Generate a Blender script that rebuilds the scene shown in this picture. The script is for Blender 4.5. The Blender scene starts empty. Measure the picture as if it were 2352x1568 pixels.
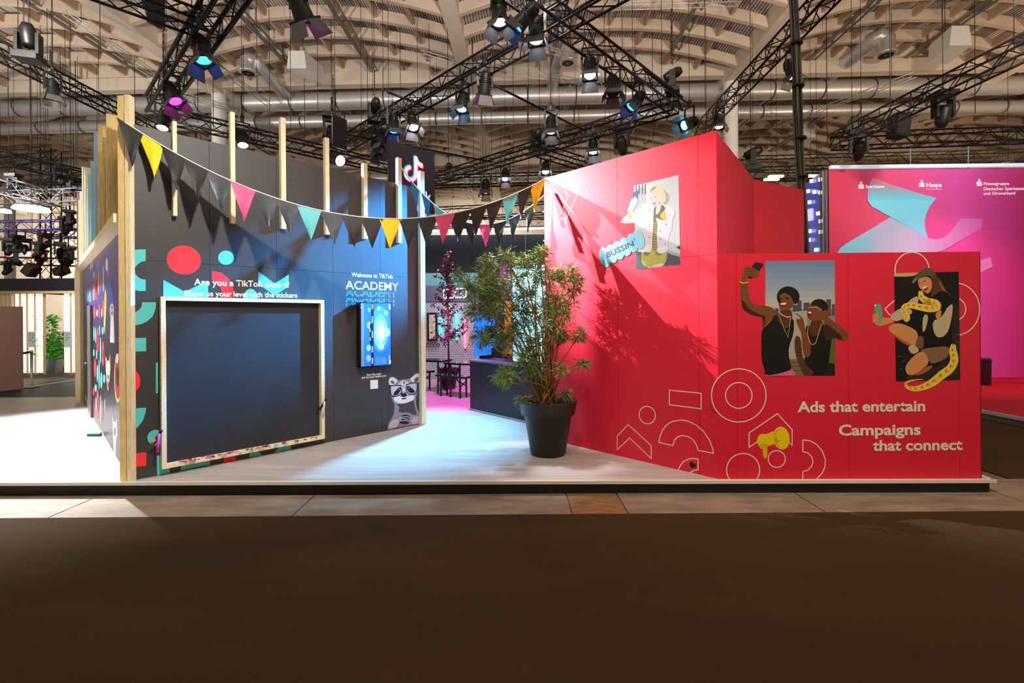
import bpy, bmesh, math, random
from mathutils import Vector, Matrix
random.seed(7)
scene = bpy.context.scene
COL = scene.collection
PI = math.pi

# ---------------------------------------------------------------- camera
F, CX, CY, ROLL = 1085.4, 1176.0, 729.0, 0.00707
CAM = Vector((0, 0, 1.955))
ZP = 0.145                                   # top of the booth platform
cam_data = bpy.data.cameras.new('camera')
cam_data.sensor_width = 36.0
cam_data.lens = F / 2352 * 36
cam_data.shift_y = -(784 - CY) / 2352
cam_data.clip_end = 300
cam = bpy.data.objects.new('camera', cam_data)
cam.matrix_world = Matrix.Translation(CAM) @ Matrix.Rotation(PI / 2, 4, 'X') @ Matrix.Rotation(-ROLL, 4, 'Z')
COL.objects.link(cam)
scene.camera = cam

# ---------------------------------------------------------------- world, exposure
world = bpy.data.worlds.new('hall_air'); scene.world = world
world.use_nodes = True
world.node_tree.nodes['Background'].inputs[0].default_value = (1.0, 0.84, 0.68, 1)
world.node_tree.nodes['Background'].inputs[1].default_value = 0.36
vs = scene.view_settings
vs.view_transform = 'Standard'; vs.look = 'None'; vs.gamma = 1.0; vs.exposure = 0.0
vs.use_curve_mapping = False

def lin(c):
    return tuple((x / 255 / 12.92) if x / 255 <= .04045 else ((x / 255 + .055) / 1.055) ** 2.4 for x in c)

def area(name, loc, target, size, power, color=(1, 1, 1), size_y=None):
    d = bpy.data.lights.new(name, 'AREA'); d.energy = power; d.color = color; d.size = size
    if size_y: d.shape = 'RECTANGLE'; d.size_y = size_y
    o = bpy.data.objects.new(name, d); COL.objects.link(o); o.location = loc
    o.rotation_euler = (Vector(target) - Vector(loc)).to_track_quat('-Z', 'Y').to_euler()
    return o

def spotlight(name, loc, target, power, angle, blend=.5, color=(1, 1, 1), radius=.08):
    d = bpy.data.lights.new(name, 'SPOT'); d.energy = power; d.color = color
    d.spot_size = math.radians(angle); d.spot_blend = blend; d.shadow_soft_size = radius
    o = bpy.data.objects.new(name, d); COL.objects.link(o); o.location = loc
    o.rotation_euler = (Vector(target) - Vector(loc)).to_track_quat('-Z', 'Y').to_euler()
    return o

# hall luminaires high up under the roof, behind and above the visitor, and unseen fill spots added to brighten the roof
for hx, hy in ((-9, 2), (0, 1), (9, 2)):
    area('hall_lamp', (hx, hy, 10.6), (hx, hy, 0), 1.2, 210, (1.0, .80, .58))
for hx, hy, tx, ty, pw, hc in ((-9, 6.5, -10, 19, 1800, (1, .92, .84)), (0, 6.0, 0, 19, 1800, (1, .92, .84)), (9, 6.5, 10, 19, 1900, (1, .84, .66)), (-18, 12, -14, 27, 1500, (1, .92, .84)), (22, 13, 16, 26, 1500, (1, .70, .48))):
    spotlight('roof_fill', (hx, hy, 7.0), (tx, ty, 12.5), pw, 130, .9, hc, .3)

for hx, tx, pw in ((-33, -39, 9000), (-4, -3, 5000), (12, 14, 4000)):
    spotlight('end_wall_fill', (hx, 31, 9.2), (tx, 39.9, 3.5), pw, 120, .9, (1, .95, .86), .2)  # unseen fill spots added to lift the dim end wall

# ---------------------------------------------------------------- pixels to directions
_c, _s = math.cos(ROLL), math.sin(ROLL)
def ray(px, py):
    dx, dy = px - CX, py - CY
    X, Y = dx * _c - dy * _s, dx * _s + dy * _c
    return Vector((X / F, 1.0, -Y / F))
def on_plane(px, py, p0, n):
    r = ray(px, py)
    return CAM + r * ((Vector(p0) - CAM).dot(n) / r.dot(n))
def at_y(px, py, y): return CAM + ray(px, py) * y
def at_z(px, py, z):
    r = ray(px, py); return CAM + r * ((z - CAM.z) / r.z)

# ---------------------------------------------------------------- materials
MATS = {}
def mat(name, rgb, rough=.6, metal=0.0, emit=0.0, noise=0.0, nscale=8.0, nstretch=(1, 1, 1), bump=0.0, spec=.5, alpha=1.0, rgb2=None, emit_rgb=None):
    if name in MATS: return MATS[name]
    m = bpy.data.materials.new(name); m.use_nodes = True
    nt = m.node_tree; b = nt.nodes['Principled BSDF']
    c = lin(rgb) + (1,)
    b.inputs['Base Color'].default_value = c
    b.inputs['Roughness'].default_value = rough; b.inputs['Metallic'].default_value = metal
    b.inputs['Specular IOR Level'].default_value = spec
    if emit:
        b.inputs['Emission Color'].default_value = lin(emit_rgb or rgb) + (1,); b.inputs['Emission Strength'].default_value = emit
    if noise or bump:
        tc = nt.nodes.new('ShaderNodeTexCoord'); mp = nt.nodes.new('ShaderNodeMapping')
        mp.inputs['Scale'].default_value = nstretch
        nz = nt.nodes.new('ShaderNodeTexNoise'); nz.inputs['Scale'].default_value = nscale; nz.inputs['Detail'].default_value = 6
        nt.links.new(tc.outputs['Object'], mp.inputs[0]); nt.links.new(mp.outputs[0], nz.inputs['Vector'])
        if noise:
            rp = nt.nodes.new('ShaderNodeMix'); rp.data_type = 'RGBA'
            c2 = lin(rgb2) + (1,) if rgb2 else tuple(min(1, x * (1 + noise)) for x in c[:3]) + (1,)
            c1 = c if rgb2 else tuple(x * (1 - noise) for x in c[:3]) + (1,)
            rp.inputs[6].default_value = c1; rp.inputs[7].default_value = c2
            mr = nt.nodes.new('ShaderNodeMapRange'); mr.inputs[1].default_value = .3; mr.inputs[2].default_value = .7
            nt.links.new(nz.outputs[0], mr.inputs[0]); nt.links.new(mr.outputs[0], rp.inputs[0])
            nt.links.new(rp.outputs[2], b.inputs['Base Color'])
        if bump:
            bp = nt.nodes.new('ShaderNodeBump'); bp.inputs['Strength'].default_value = bump; bp.inputs['Distance'].default_value = .02
            nt.links.new(nz.outputs[0], bp.inputs['Height']); nt.links.new(bp.outputs[0], b.inputs['Normal'])
    MATS[name] = m
    return m

def flat(rgb, rough=.55):                     # printed colour
    return mat('print_%02x%02x%02x' % tuple(int(x) for x in rgb), rgb, rough, spec=.3)
def glow(name, rgb, strength):
    return mat(name, rgb, .4, emit=strength)

# ---------------------------------------------------------------- mesh builder
class MB:
    def __init__(s): s.v = []; s.f = []; s.m = []; s.mi = 0; s.smooth = set()
    def add(s, vs, fs, smooth=False):
        o = len(s.v); s.v += [Vector(v) for v in vs]
        for f in fs:
            if smooth: s.smooth.add(len(s.f))
            s.f.append([i + o for i in f]); s.m.append(s.mi)
        return s
    def box(s, c, size, R=None):
        c = Vector(c); x, y, z = (k / 2 for k in size); vs = []
        for a in (-1, 1):
            for b in (-1, 1):
                for d in (-1, 1):
                    p = Vector((a * x, b * y, d * z)); vs.append(c + (R @ p if R else p))
        return s.add(vs, [(0, 1, 3, 2), (4, 6, 7, 5), (0, 4, 5, 1), (2, 3, 7, 6), (0, 2, 6, 4), (1, 5, 7, 3)])
    def box2(s, a, b):
        a, b = Vector(a), Vector(b); return s.box((a + b) / 2, [abs(k) for k in (b - a)])
    def bar(s, p, q, w, h, up=(0, 0, 1)):      # w sideways, h along up
        p, q = Vector(p), Vector(q); d = (q - p).normalized(); u = Vector(up)
        sd = d.cross(u)
        if sd.length < 1e-4: sd = d.cross(Vector((1, 0, 0)))
        sd.normalize(); u = sd.cross(d); vs = []
        for e in (p, q):
            for a, b in ((-1, -1), (1, -1), (1, 1), (-1, 1)): vs.append(e + sd * (a * w / 2) + u * (b * h / 2))
        return s.add(vs, [(3, 2, 1, 0), (4, 5, 6, 7), (0, 1, 5, 4), (1, 2, 6, 5), (2, 3, 7, 6), (3, 0, 4, 7)])
    def tube(s, p, q, r, n=6, r2=None, cap=True):
        p, q = Vector(p), Vector(q); d = (q - p)
        if d.length < 1e-6: return s
        d.normalize(); a = d.orthogonal().normalized(); b = d.cross(a); r2 = r if r2 is None else r2
        vs = [p + (a * math.cos(2 * PI * i / n) + b * math.sin(2 * PI * i / n)) * r for i in range(n)]
        vs += [q + (a * math.cos(2 * PI * i / n) + b * math.sin(2 * PI * i / n)) * r2 for i in range(n)]
        s.add(vs, [(i, (i + 1) % n, n + (i + 1) % n, n + i) for i in range(n)], True)
        if cap:
            o = len(s.v) - 2 * n
            s.f += [[o + i for i in range(n)][::-1], [o + n + i for i in range(n)]]; s.m += [s.mi] * 2
        return s
    def path(s, pts, r, n=6):
        pts = [Vector(p) for p in pts]; rings = []
        prev = None
        for i, p in enumerate(pts):
            d = (pts[min(i + 1, len(pts) - 1)] - pts[max(i - 1, 0)]).normalized()
            a = prev - d * prev.dot(d) if prev is not None else d.orthogonal()
            a = a.normalized() if a.length > 1e-5 else d.orthogonal().normalized()
            prev = a; b = d.cross(a); rr = r[i] if isinstance(r, (list, tuple)) else r
            rings.append([p + (a * math.cos(2 * PI * k / n) + b * math.sin(2 * PI * k / n)) * rr for k in range(n)])
        vs = [v for g in rings for v in g]; fs = []
        for i in range(len(rings) - 1):
            for k in range(n): fs.append((i * n + k, i * n + (k + 1) % n, (i + 1) * n + (k + 1) % n, (i + 1) * n + k))
        s.add(vs, fs, True)
        o = len(s.v) - len(vs)
        s.f += [[o + i for i in range(n)][::-1], [o + len(vs) - n + i for i in range(n)]]; s.m += [s.mi] * 2
        return s
    def lathe(s, prof, c=(0, 0, 0), n=24, R=None, closed=False):
        c = Vector(c); vs = []; fs = []
        for r, z in prof:
            for i in range(n):
                p = Vector((r * math.cos(2 * PI * i / n), r * math.sin(2 * PI * i / n), z)); vs.append(c + (R @ p if R else p))
        m = len(prof)
        for j in range(m - 1):
            for i in range(n): fs.append((j * n + i, j * n + (i + 1) % n, (j + 1) * n + (i + 1) % n, (j + 1) * n + i))
        return s.add(vs, fs, True)
    def poly(s, pts): return s.add(pts, [list(range(len(pts)))])
    def prism(s, pts, ext):
        n = len(pts); pts = [Vector(p) for p in pts]; ext = Vector(ext)
        return s.add(pts + [p + ext for p in pts], [list(range(n))[::-1], list(range(n, 2 * n))] + [(i, (i + 1) % n, n + (i + 1) % n, n + i) for i in range(n)])
    def mesh(s, name, mats, origin=(0, 0, 0)):
        me = bpy.data.meshes.new(name); o = Vector(origin)
        me.from_pydata([v - o for v in s.v], [], s.f)
        for m in (mats if isinstance(mats, (list, tuple)) else [mats]): me.materials.append(m)
        for p, mi in zip(me.polygons, s.m): p.material_index = mi
        for i in s.smooth: me.polygons[i].use_smooth = True
        me.update(); return me
    def build(s, name, mats, parent=None, origin=None):
        if origin is None: origin = parent_origin(parent) if parent else (0, 0, 0)
        o = bpy.data.objects.new(name, s.mesh(name, mats, origin)); COL.objects.link(o)
        if parent: o.parent = parent
        else: o.location = origin
        return o
def parent_origin(p):
    v = Vector((0, 0, 0))
    while p: v += Vector(p.location); p = p.parent
    return v
def tag(o, label=None, cat=None, group=None, kind=None):
    if label: o['label'] = label
    if cat: o['category'] = cat
    if group: o['group'] = group
    if kind: o['kind'] = kind
    return o
def thing(name, label=None, cat=None, loc=(0, 0, 0), group=None, kind=None):
    o = bpy.data.objects.new(name, None); COL.objects.link(o); o.location = loc; o.empty_display_size = .1
    return tag(o, label, cat, group, kind)
def inst(name, me, parent, M=None):
    o = bpy.data.objects.new(name, me); COL.objects.link(o); o.parent = parent
    if M is not None: o.matrix_local = M
    return o

# ---------------------------------------------------------------- common materials
M_pine = mat('pine', (246, 224, 182), .6, noise=.18, nscale=5, nstretch=(14, 14, 1.2), bump=.1)
M_black_steel = mat('black_steel', (24, 24, 28), .35, .5)
M_truss = mat('black_truss', (20, 20, 26), .38, .6)
M_silver = mat('silver_truss', (190, 190, 200), .3, .9)
M_body = mat('fixture_black', (16, 16, 18), .45)
M_cream = mat('cream_paint', (226, 212, 192), .8, noise=.05, nscale=1.5)
M_white = mat('white_paint', (240, 238, 232), .6)
# ================================================================ hall floor
def struct(name): return thing(name, kind='structure')
fl = MB().box2((-45, -6, -.1), (45, 47, -.012)).build('floor', mat('concrete', (104, 88, 70), .62, noise=.22, nscale=2.2, bump=.12)); fl['kind'] = 'structure'
# strip of concrete slabs along the platform, each a slab with a joint
hy0, hy1 = 4.68, 5.24
slab_mat = mat('slab', (132, 116, 98), .6, noise=.3, nscale=3.5, nstretch=(.6, 2, 1), bump=.15)
hatch_mat = mat('hatch_plate', (134, 100, 62), .5, noise=.35, nscale=6, nstretch=(1, 3, 1), bump=.2)
def gy(px, py, z=0): return at_z(px, py, z)
xs = [-9.0, -6.4, -4.62, -2.2, gy(1308, 1160).x, gy(1432, 1160).x, 3.1, 5.3, 8.5]
for i in range(len(xs) - 1):
    nm = 'floor_hatch' if i == 4 else 'floor_slab'
    sk = .0
    pts = [(xs[i] + .008, hy0, -.02), (xs[i + 1] - .008, hy0, -.02), (xs[i + 1] - .008, 5.6 if not 0 < i < 6 else 5.24, -.02), (xs[i] + .008, 5.6 if not 0 < i < 6 else 5.24, -.02)]
    o = MB().prism(pts, (0, 0, .021)).build(nm, hatch_mat if i == 4 else slab_mat, fl)
# aisle carpet
carpet_m = mat('aisle_carpet', (60, 44, 26), .95, noise=.12, nscale=1.2, nstretch=(.4, 1.5, 1), spec=.15)
_nt = carpet_m.node_tree
n2 = _nt.nodes.new('ShaderNodeTexNoise'); n2.inputs['Scale'].default_value = 420
bp = _nt.nodes.new('ShaderNodeBump'); bp.inputs['Strength'].default_value = .5; bp.inputs['Distance'].default_value = .006
_nt.links.new(n2.outputs[0], bp.inputs['Height']); _nt.links.new(bp.outputs[0], _nt.nodes['Principled BSDF'].inputs['Normal'])
cp = MB().box2((-30, -5, -.011), (30, 4.685, .004)).build('floor_carpet', carpet_m); cp['kind'] = 'structure'
cp2 = MB().add([(5.9, 5.6, 0), (8.9, 4.69, 0), (8.9, 9.5, 0), (8.9, 30, 0), (5.9, 30, 0)], [(0, 1, 2, 3, 4)]).build('floor_carpet', carpet_m); cp2['kind'] = 'structure'
cp3 = MB().add([(-30, 9.8, 0), (-9.4, 9.8, 0), (-9.4, 13.0, 0), (-30, 13.0, 0)], [(0, 1, 2, 3)]).build('floor_carpet', carpet_m); cp3['kind'] = 'structure'

# ================================================================ booth platform
ey = lambda x: 5.2217 - .012 * x
deck_mat = mat('deck_vinyl', (182, 175, 172), .42, noise=.16, nscale=2.4, nstretch=(.5, 6, 1), bump=.02)
pf = struct('floor_platform'); tag(pf, 'raised booth platform with pale wood-look floor and black plinth', 'platform')
MB().add([(-14, ey(-14) + .03, ZP), (5.24, ey(5.24) + .03, ZP), (5.24, 16, ZP), (-9.5, 16, ZP), (-9.5, 11.2, ZP), (-14, 11.2, ZP)], [(0, 1, 2, 3, 4, 5)]).build('deck', deck_mat, pf)
trim_m = mat('trim_white', (222, 214, 198), .4)
MB().bar((-14, ey(-14) + .01, ZP - .012), (5.27, ey(5.27) + .01, ZP - .012), .045, .034).build('edge_trim', trim_m, pf)
MB().bar((5.25, ey(5.27) + .01, ZP - .012), (5.25, 16, ZP - .012), .045, .034).build('edge_trim', trim_m, pf)
plinth_m = mat('plinth_black', (14, 13, 12), .5)
MB().prism([(-14, ey(-14) + .03, 0), (5.23, ey(5.23) + .03, 0), (5.23, 16, 0), (-14, 16, 0)], (0, 0, ZP - .03)).build('plinth', plinth_m, pf)

# ================================================================ booth walls
class Wall:
    def __init__(s, p, d, n): s.p = Vector((p[0], p[1], 0)); s.d = Vector((d[0], d[1], 0)).normalized(); s.n = Vector((n[0], n[1], 0)).normalized()
    def px(s, x, y, off=0.0): return on_plane(x, y, s.p + s.n * off, s.n)
    def pt(s, t, z, off=0.0): return s.p + s.d * t + s.n * off + Vector((0, 0, z))
    def t_of(s, v): return (v - s.p).dot(s.d)
a45 = math.radians(45.23); Dv = (math.cos(a45), math.sin(a45)); Ev = (-math.sin(a45), math.cos(a45))
B0 = (-4.2915, 5.3461); R0 = (2.2836, 5.253); F0 = (5.1606, 5.2048)
WB = Wall(B0, Dv, (Dv[1], -Dv[0]))
WR = Wall(R0, Ev, (-Dv[0], -Dv[1]))
_fd = (F0[0] - R0[0], F0[1] - R0[1])
WF = Wall(R0, _fd, (_fd[1], -_fd[0]))
WP = Wall((B0[0] - .06, B0[1] + .02), Ev, (-Dv[0], -Dv[1]))
HB, HR, HS = ZP + 4.03, ZP + 3.876, ZP + 2.5

def panels(wall, obj, ts, zs, m, thick=.06, gap=.0018, names='panel'):
    """rectangular panels between successive ts / zs with a fine open joint"""
    for i in range(len(ts) - 1):
        for j in range(len(zs) - 1):
            a, b = ts[i] + (gap if i else 0), ts[i + 1] - (gap if i < len(ts) - 2 else 0)
            z0, z1 = zs[j] + (gap if j else 0), zs[j + 1] - (gap if j < len(zs) - 2 else 0)
            MB().prism([wall.pt(a, z0), wall.pt(b, z0), wall.pt(b, z1), wall.pt(a, z1)], -wall.n * thick).build(names, m, obj)
def backing(wall, obj, t0, t1, z0, z1, m, off=-.061, thick=.05):
    MB().prism([wall.pt(t0, z0, off), wall.pt(t1, z0, off), wall.pt(t1, z1, off), wall.pt(t0, z1, off)], -wall.n * thick).build('wall_core', m, obj)

M_blackwall = mat('wall_black_paint', (60, 59, 60), .5, noise=.10, nscale=5, bump=.03)
M_red = mat('wall_red_print', (226, 28, 56), .45, spec=.5)
wall_l = struct('wall_left'); tag(wall_l, 'tall black booth wall with turquoise and red shapes and timber battens', 'wall')
ts = [0] + [WB.t_of(WB.px(x, 620)) for x in (482, 636, 765, 874)] + [3.893]
panels(WB, wall_l, ts, [ZP, HS, HB], M_blackwall)
backing(WB, wall_l, .0, 3.893, ZP, HB - .01, plinth_m)

wall_p = struct('wall_left_side'); tag(wall_p, 'purple printed booth wall with scattered letters and stickers behind timber rail', 'wall')
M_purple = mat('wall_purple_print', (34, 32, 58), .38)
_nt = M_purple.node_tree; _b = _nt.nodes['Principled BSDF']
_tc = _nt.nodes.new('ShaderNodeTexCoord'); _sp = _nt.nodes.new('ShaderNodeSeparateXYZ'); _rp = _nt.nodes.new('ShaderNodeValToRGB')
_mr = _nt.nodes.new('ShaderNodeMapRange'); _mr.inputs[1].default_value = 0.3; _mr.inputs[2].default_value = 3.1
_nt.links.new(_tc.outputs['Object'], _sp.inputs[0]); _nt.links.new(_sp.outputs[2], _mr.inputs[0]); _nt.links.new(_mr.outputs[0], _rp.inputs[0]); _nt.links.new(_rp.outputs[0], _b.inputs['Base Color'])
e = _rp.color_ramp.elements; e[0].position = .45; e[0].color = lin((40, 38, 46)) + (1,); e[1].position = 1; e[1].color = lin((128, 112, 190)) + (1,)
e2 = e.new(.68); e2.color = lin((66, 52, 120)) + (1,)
LP = 7.3
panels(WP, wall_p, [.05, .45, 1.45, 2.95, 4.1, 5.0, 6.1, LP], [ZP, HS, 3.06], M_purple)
backing(WP, wall_p, .05, LP, ZP, 3.05, plinth_m)

wall_r = struct('wall_right'); tag(wall_r, 'tall red booth wall with a photo of a person in a white coat', 'wall')
ts = [0] + [WR.t_of(WR.px(x, 700)) for x in (1605, 1419)] + [2.5235]
panels(WR, wall_r, ts, [ZP, HS, HR], M_red)
backing(WR, wall_r, .06, 2.5, ZP, HR - .01, M_red)
# the two set-back faces of the tall red block
Q1 = Vector((3.68, 7.16, 0)); Q2 = Vector((4.82, 7.78, 0))
Rv = Vector((R0[0], R0[1], 0))
for nm, A, B in (('wall_right_return', Rv + Vector((.015, .03, 0)), Q1), ('wall_right_rear', Q1, Q2)):
    w = struct(nm)
    dd = (B - A).normalized(); nn = Vector((dd.y, -dd.x, 0))
    L = (B - A).length; Wt = Wall(A, dd, nn)
    tag(w, 'plain red upper face of the tall red block above the low wall' if nm.endswith('return') else 'plain red rear face turning away behind the tall red block', 'wall')
    panels(Wt, w, [0, L / 2, L] if L > 2 else [0, L], [ZP, HS, HR], M_red)
wall_f = struct('wall_front'); tag(wall_f, 'low red booth wall with two selfie photos and cream slogans', 'wall')
LF = (Vector(F0) - Vector(R0)).length
ts = [0] + [WF.t_of(WF.px(x, 700)) for x in (1692, 1948, 2202)] + [LF]
panels(WF, wall_f, ts, [ZP, HS], M_red)
MB().prism([WF.pt(.1, ZP, -.061), WF.pt(LF - .0, ZP, -.061), WF.pt(LF - .0, HS, -.061), WF.pt(.1, HS, -.061)], -WF.n * .09).build('wall_core', M_red, wall_f)
MB().prism([WF.pt(LF - .01, ZP, .0), WF.pt(LF, ZP, .0), WF.pt(LF, HS, .0), WF.pt(LF - .01, HS, 0)], -WF.n * .15).build('end_cap', M_red, wall_f)

# ================================================================ hall roof
HA = math.radians(2.0)
def hall(u, v, z): return Vector((u * math.cos(HA) + v * math.sin(HA), -u * math.sin(HA) + v * math.cos(HA), z))
SEP, U0, ROW = 10.35, -2.3, 10.3
ZB = 11.4
ceil = struct('ceiling'); tag(ceil, 'arched hall roof of pale ribs and corrugated decking', 'ceiling')
ks = list(range(-4, 4))
vs_ = [8.7, 19.0, 29.3, 39.6]
Mdeck = mat('roof_deck', (214, 204, 194), .55, noise=.05, nscale=2)
Mgap = mat('roof_deck_gap', (70, 62, 56), .8)
Mrib = mat('roof_rib', (218, 198, 176), .75, noise=.05, nscale=2)
Mpur = mat('roof_purlin', (190, 162, 136), .75, noise=.1, nscale=4)
rise = .85; zs0 = ZB - .2
def arch(x):  # x in -1..1 -> underside height
    return zs0 + rise * (1 - x * x)
NR = 18
def ceil_z(p):                                    # underside of the roof above a point
    u = p.x * math.cos(HA) - p.y * math.sin(HA); q = ((u - U0) % SEP) / SEP * 2 - 1
    return arch(max(-.96, min(.96, q * SEP / (SEP - .4))))
def rib_mesh():
    b = MB(); wv = .08; hh = .36; hw = SEP / 2 - .2
    for i in range(NR + 1):
        x = -1 + 2 * i / NR
        for dz in (0, hh):
            for dv in (-wv, wv): b.v.append(Vector((x * hw, dv, arch(x) + dz)))
    for i in range(NR):
        o = i * 4
        for q in ((0, 1, 5, 4), (2, 6, 7, 3), (0, 4, 6, 2), (1, 3, 7, 5)): b.f.append([o + k for k in q]); b.m.append(0)
    return b.mesh('rib', Mrib)
rib = rib_mesh()
def deck_mesh(L):
    b = MB(); hw = SEP / 2 - .1; n = 110
    prof = []
    for i in range(n):
        x0 = -1 + 2 * i / n; dx = 2 / n; z = lambda x: arch(x) + .5
        prof += [(x0, z(x0) + .0), (x0 + dx * .74, z(x0 + dx * .74)), (x0 + dx * .77, z(x0 + dx * .77) + .07), (x0 + dx * .97, z(x0 + dx * .97) + .07)]
    for x, z in prof: b.v += [Vector((x * hw, 0, z)), Vector((x * hw, L, z))]
    for i in range(len(prof) - 1):
        b.f.append([2 * i, 2 * i + 2, 2 * i + 3, 2 * i + 1]); b.m.append(1 if i % 4 in (1, 2, 3) else 0)
    return b.mesh('roof_deck', [Mdeck, Mgap])
dk = deck_mesh(ROW)
pur = MB(); PS = ROW / 9
pur.box((0, PS / 2, .17), (.09, PS - .16, .3)); purm = pur.mesh('purlin', Mpur)
HR_ = Matrix.Rotation(-HA, 4, 'Z')
def HM(u, v, z=0): return Matrix.Translation(hall(u, v, z)) @ HR_
far_pur = MB()
for r in range(3):
    for k in ks:
        uc = U0 + SEP * (k + .5)
        # skip bays wholly outside the view
        if abs(uc) - SEP / 2 > (vs_[r + 1]) * 1.15: continue
        inst('roof_deck', dk, ceil, HM(uc, vs_[r]))
        for j in range(1, 9):
            v = vs_[r] + PS * j
            if v < 12.5: continue
            inst('rib', rib, ceil, HM(uc, v))
        for j in range(0, 9):
            v = vs_[r] + PS * j
            if v < 12.4: continue
            for i in range(1, 8):
                x = -1 + i / 4
                if r == 0 and abs(k + .5) < 2: inst('purlin', purm, ceil, HM(uc + x * (SEP / 2 - .2), v + .08, arch(x) + .06))
                else:
                    for vv in purm.vertices: pass
                    o = len(far_pur.v); Mx = HM(uc + x * (SEP / 2 - .2), v + .08, arch(x) + .06)
                    far_pur.v += [Mx @ vv.co for vv in purm.vertices]
                    for p in purm.polygons: far_pur.f.append([o + q for q in p.vertices]); far_pur.m.append(0)
fp = far_pur.build('far_purlins', Mpur, ceil); fp['kind'] = 'stuff'
# beams between the bays
for k in list(range(-4, 5)):
    u = U0 + SEP * k
    for r in range(3):
        MB().bar(hall(u, vs_[r], ZB + .05), hall(u, vs_[r + 1], ZB + .05), .5, .6).build('bay_beam', M_cream, ceil)
for r in (1, 2, 3):
    MB().bar(hall(-46, vs_[r], ZB + .25), hall(42, vs_[r], ZB + .25), .35, .5).build('cross_beam', M_cream, ceil)
    MB().add([hall(-46, vs_[r], ZB + .4), hall(42, vs_[r], ZB + .4), hall(42, vs_[r], ZB + 1.3), hall(-46, vs_[r], ZB + 1.3)], [(0, 1, 2, 3)]).build('beam_upstand', M_cream, ceil)
col_m = MB().lathe([(.27, 0), (.27, ZB)], n=20).mesh('hall_column', M_white)
for k in (-3, -1, 1, 3):
    for r in (1, 2):
        o = inst('hall_column', col_m, None, HM(U0 + SEP * k, vs_[r])); tag(o, 'round white hall column rising to the roof beams', 'column', 'round white hall columns', 'structure')
wb = struct('wall_back'); tag(wb, 'pale panelled end wall of the hall', 'wall')
u = -50
while u < 46:
    MB().prism([hall(u, 39.9, 0), hall(u + 2.38, 39.9, 0), hall(u + 2.38, 39.9, 14), hall(u, 39.9, 14)], (0, .2, 0)).build('wall_panel', M_cream, wb); u += 2.4
# ventilation ducts
M_duct = mat('duct_zinc', (222, 220, 218), .36, .55, bump=.25, nscale=1, nstretch=(30, .2, .2))
def duct(v, z, r, label):
    t = thing('ventilation_duct', label, 'duct', hall(-46, v, z))
    pts = [hall(-46, v, z), hall(42, v, z)]
    MB().tube(pts[0], pts[1], r, 20).build('pipe', M_duct, t)
    for u in range(-44, 42, 2):
        MB().tube(hall(u, v, z), hall(u + .05, v, z), r + .012, 20).build('joint_ring', mat('duct_ring', (90, 88, 86), .5, .5), t)
duct(19.75, ZB - .22, .36, 'thick zinc ventilation duct slung beneath the roof beam, upper of a pair')
duct(20.6, ZB - .72, .25, 'thinner zinc ventilation duct slung below the thick one')
duct(29.9, ZB - .5, .36, 'zinc ventilation duct far off along the second roof beam')
# ================================================================ printed graphics on the walls
class Zm:                                     # zoomed-view coordinates back to photo pixels
    def __init__(s, x, y, k): s.x, s.y, s.k = x, y, k
    def __call__(s, pts): return [(s.x + a / s.k, s.y + b / s.k) for a, b in pts]
    def one(s, a, b): return (s.x + a / s.k, s.y + b / s.k)
def ell(cx, cy, rx, ry, tilt=0, n=28, a0=0, a1=360):
    t = math.radians(tilt); out = []
    full = abs(a1 - a0) >= 360
    for i in range(n if full else n + 1):
        a = math.radians(a0 + (a1 - a0) * i / n); x, y = rx * math.cos(a), ry * math.sin(a)
        out.append((cx + x * math.cos(t) - y * math.sin(t), cy + x * math.sin(t) + y * math.cos(t)))
    return out
def smooth(pts, it=2):
    for _ in range(it):
        q = []
        for i in range(len(pts)):
            a, b = pts[i], pts[(i + 1) % len(pts)]
            q += [(a[0] * .75 + b[0] * .25, a[1] * .75 + b[1] * .25), (a[0] * .25 + b[0] * .75, a[1] * .25 + b[1] * .75)]
        pts = q
    return pts
EPS = .0006
def tri_fill(wall, pts, off):
    """triangulated flat polygon on the wall plane"""
    P = [wall.px(x, y, off) for x, y in pts]
    bm = bmesh.new(); vs = [bm.verts.new(p) for p in P]
    try: f = bm.faces.new(vs)
    except ValueError: bm.free(); return [], []
    f.normal_update()
    bmesh.ops.triangulate(bm, faces=[f], ngon_method='EAR_CLIP')
    bm.verts.index_update(); V = [v.co.copy() for v in bm.verts]; Fs = [[v.index for v in f.verts] for f in bm.faces]
    bm.free(); return V, Fs
def stroke_geo(wall, pts, w, off, closed=False):
    P = [wall.px(x, y, off) for x, y in pts]; n = len(P); V = []; Fs = []
    for i in range(n):
        a = P[(i - 1) % n] if (closed or i) else P[0]; b = P[(i + 1) % n] if (closed or i < n - 1) else P[-1]
        d1 = (P[i] - a); d2 = (b - P[i])
        if d1.length < 1e-6: d1 = d2
        if d2.length < 1e-6: d2 = d1
        d1.normalize(); d2.normalize(); d = d1 + d2
        d = d.normalized() if d.length > 1e-4 else d1
        sd = d.cross(wall.n).normalized(); k = min(2.2, 1 / max(.3, d.dot(d1)))
        V += [P[i] + sd * w / 2 * k, P[i] - sd * w / 2 * k]
    for i in range(n if closed else n - 1):
        j = (i + 1) % n; Fs.append([2 * i, 2 * j, 2 * j + 1, 2 * i + 1])
    return V, Fs
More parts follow.
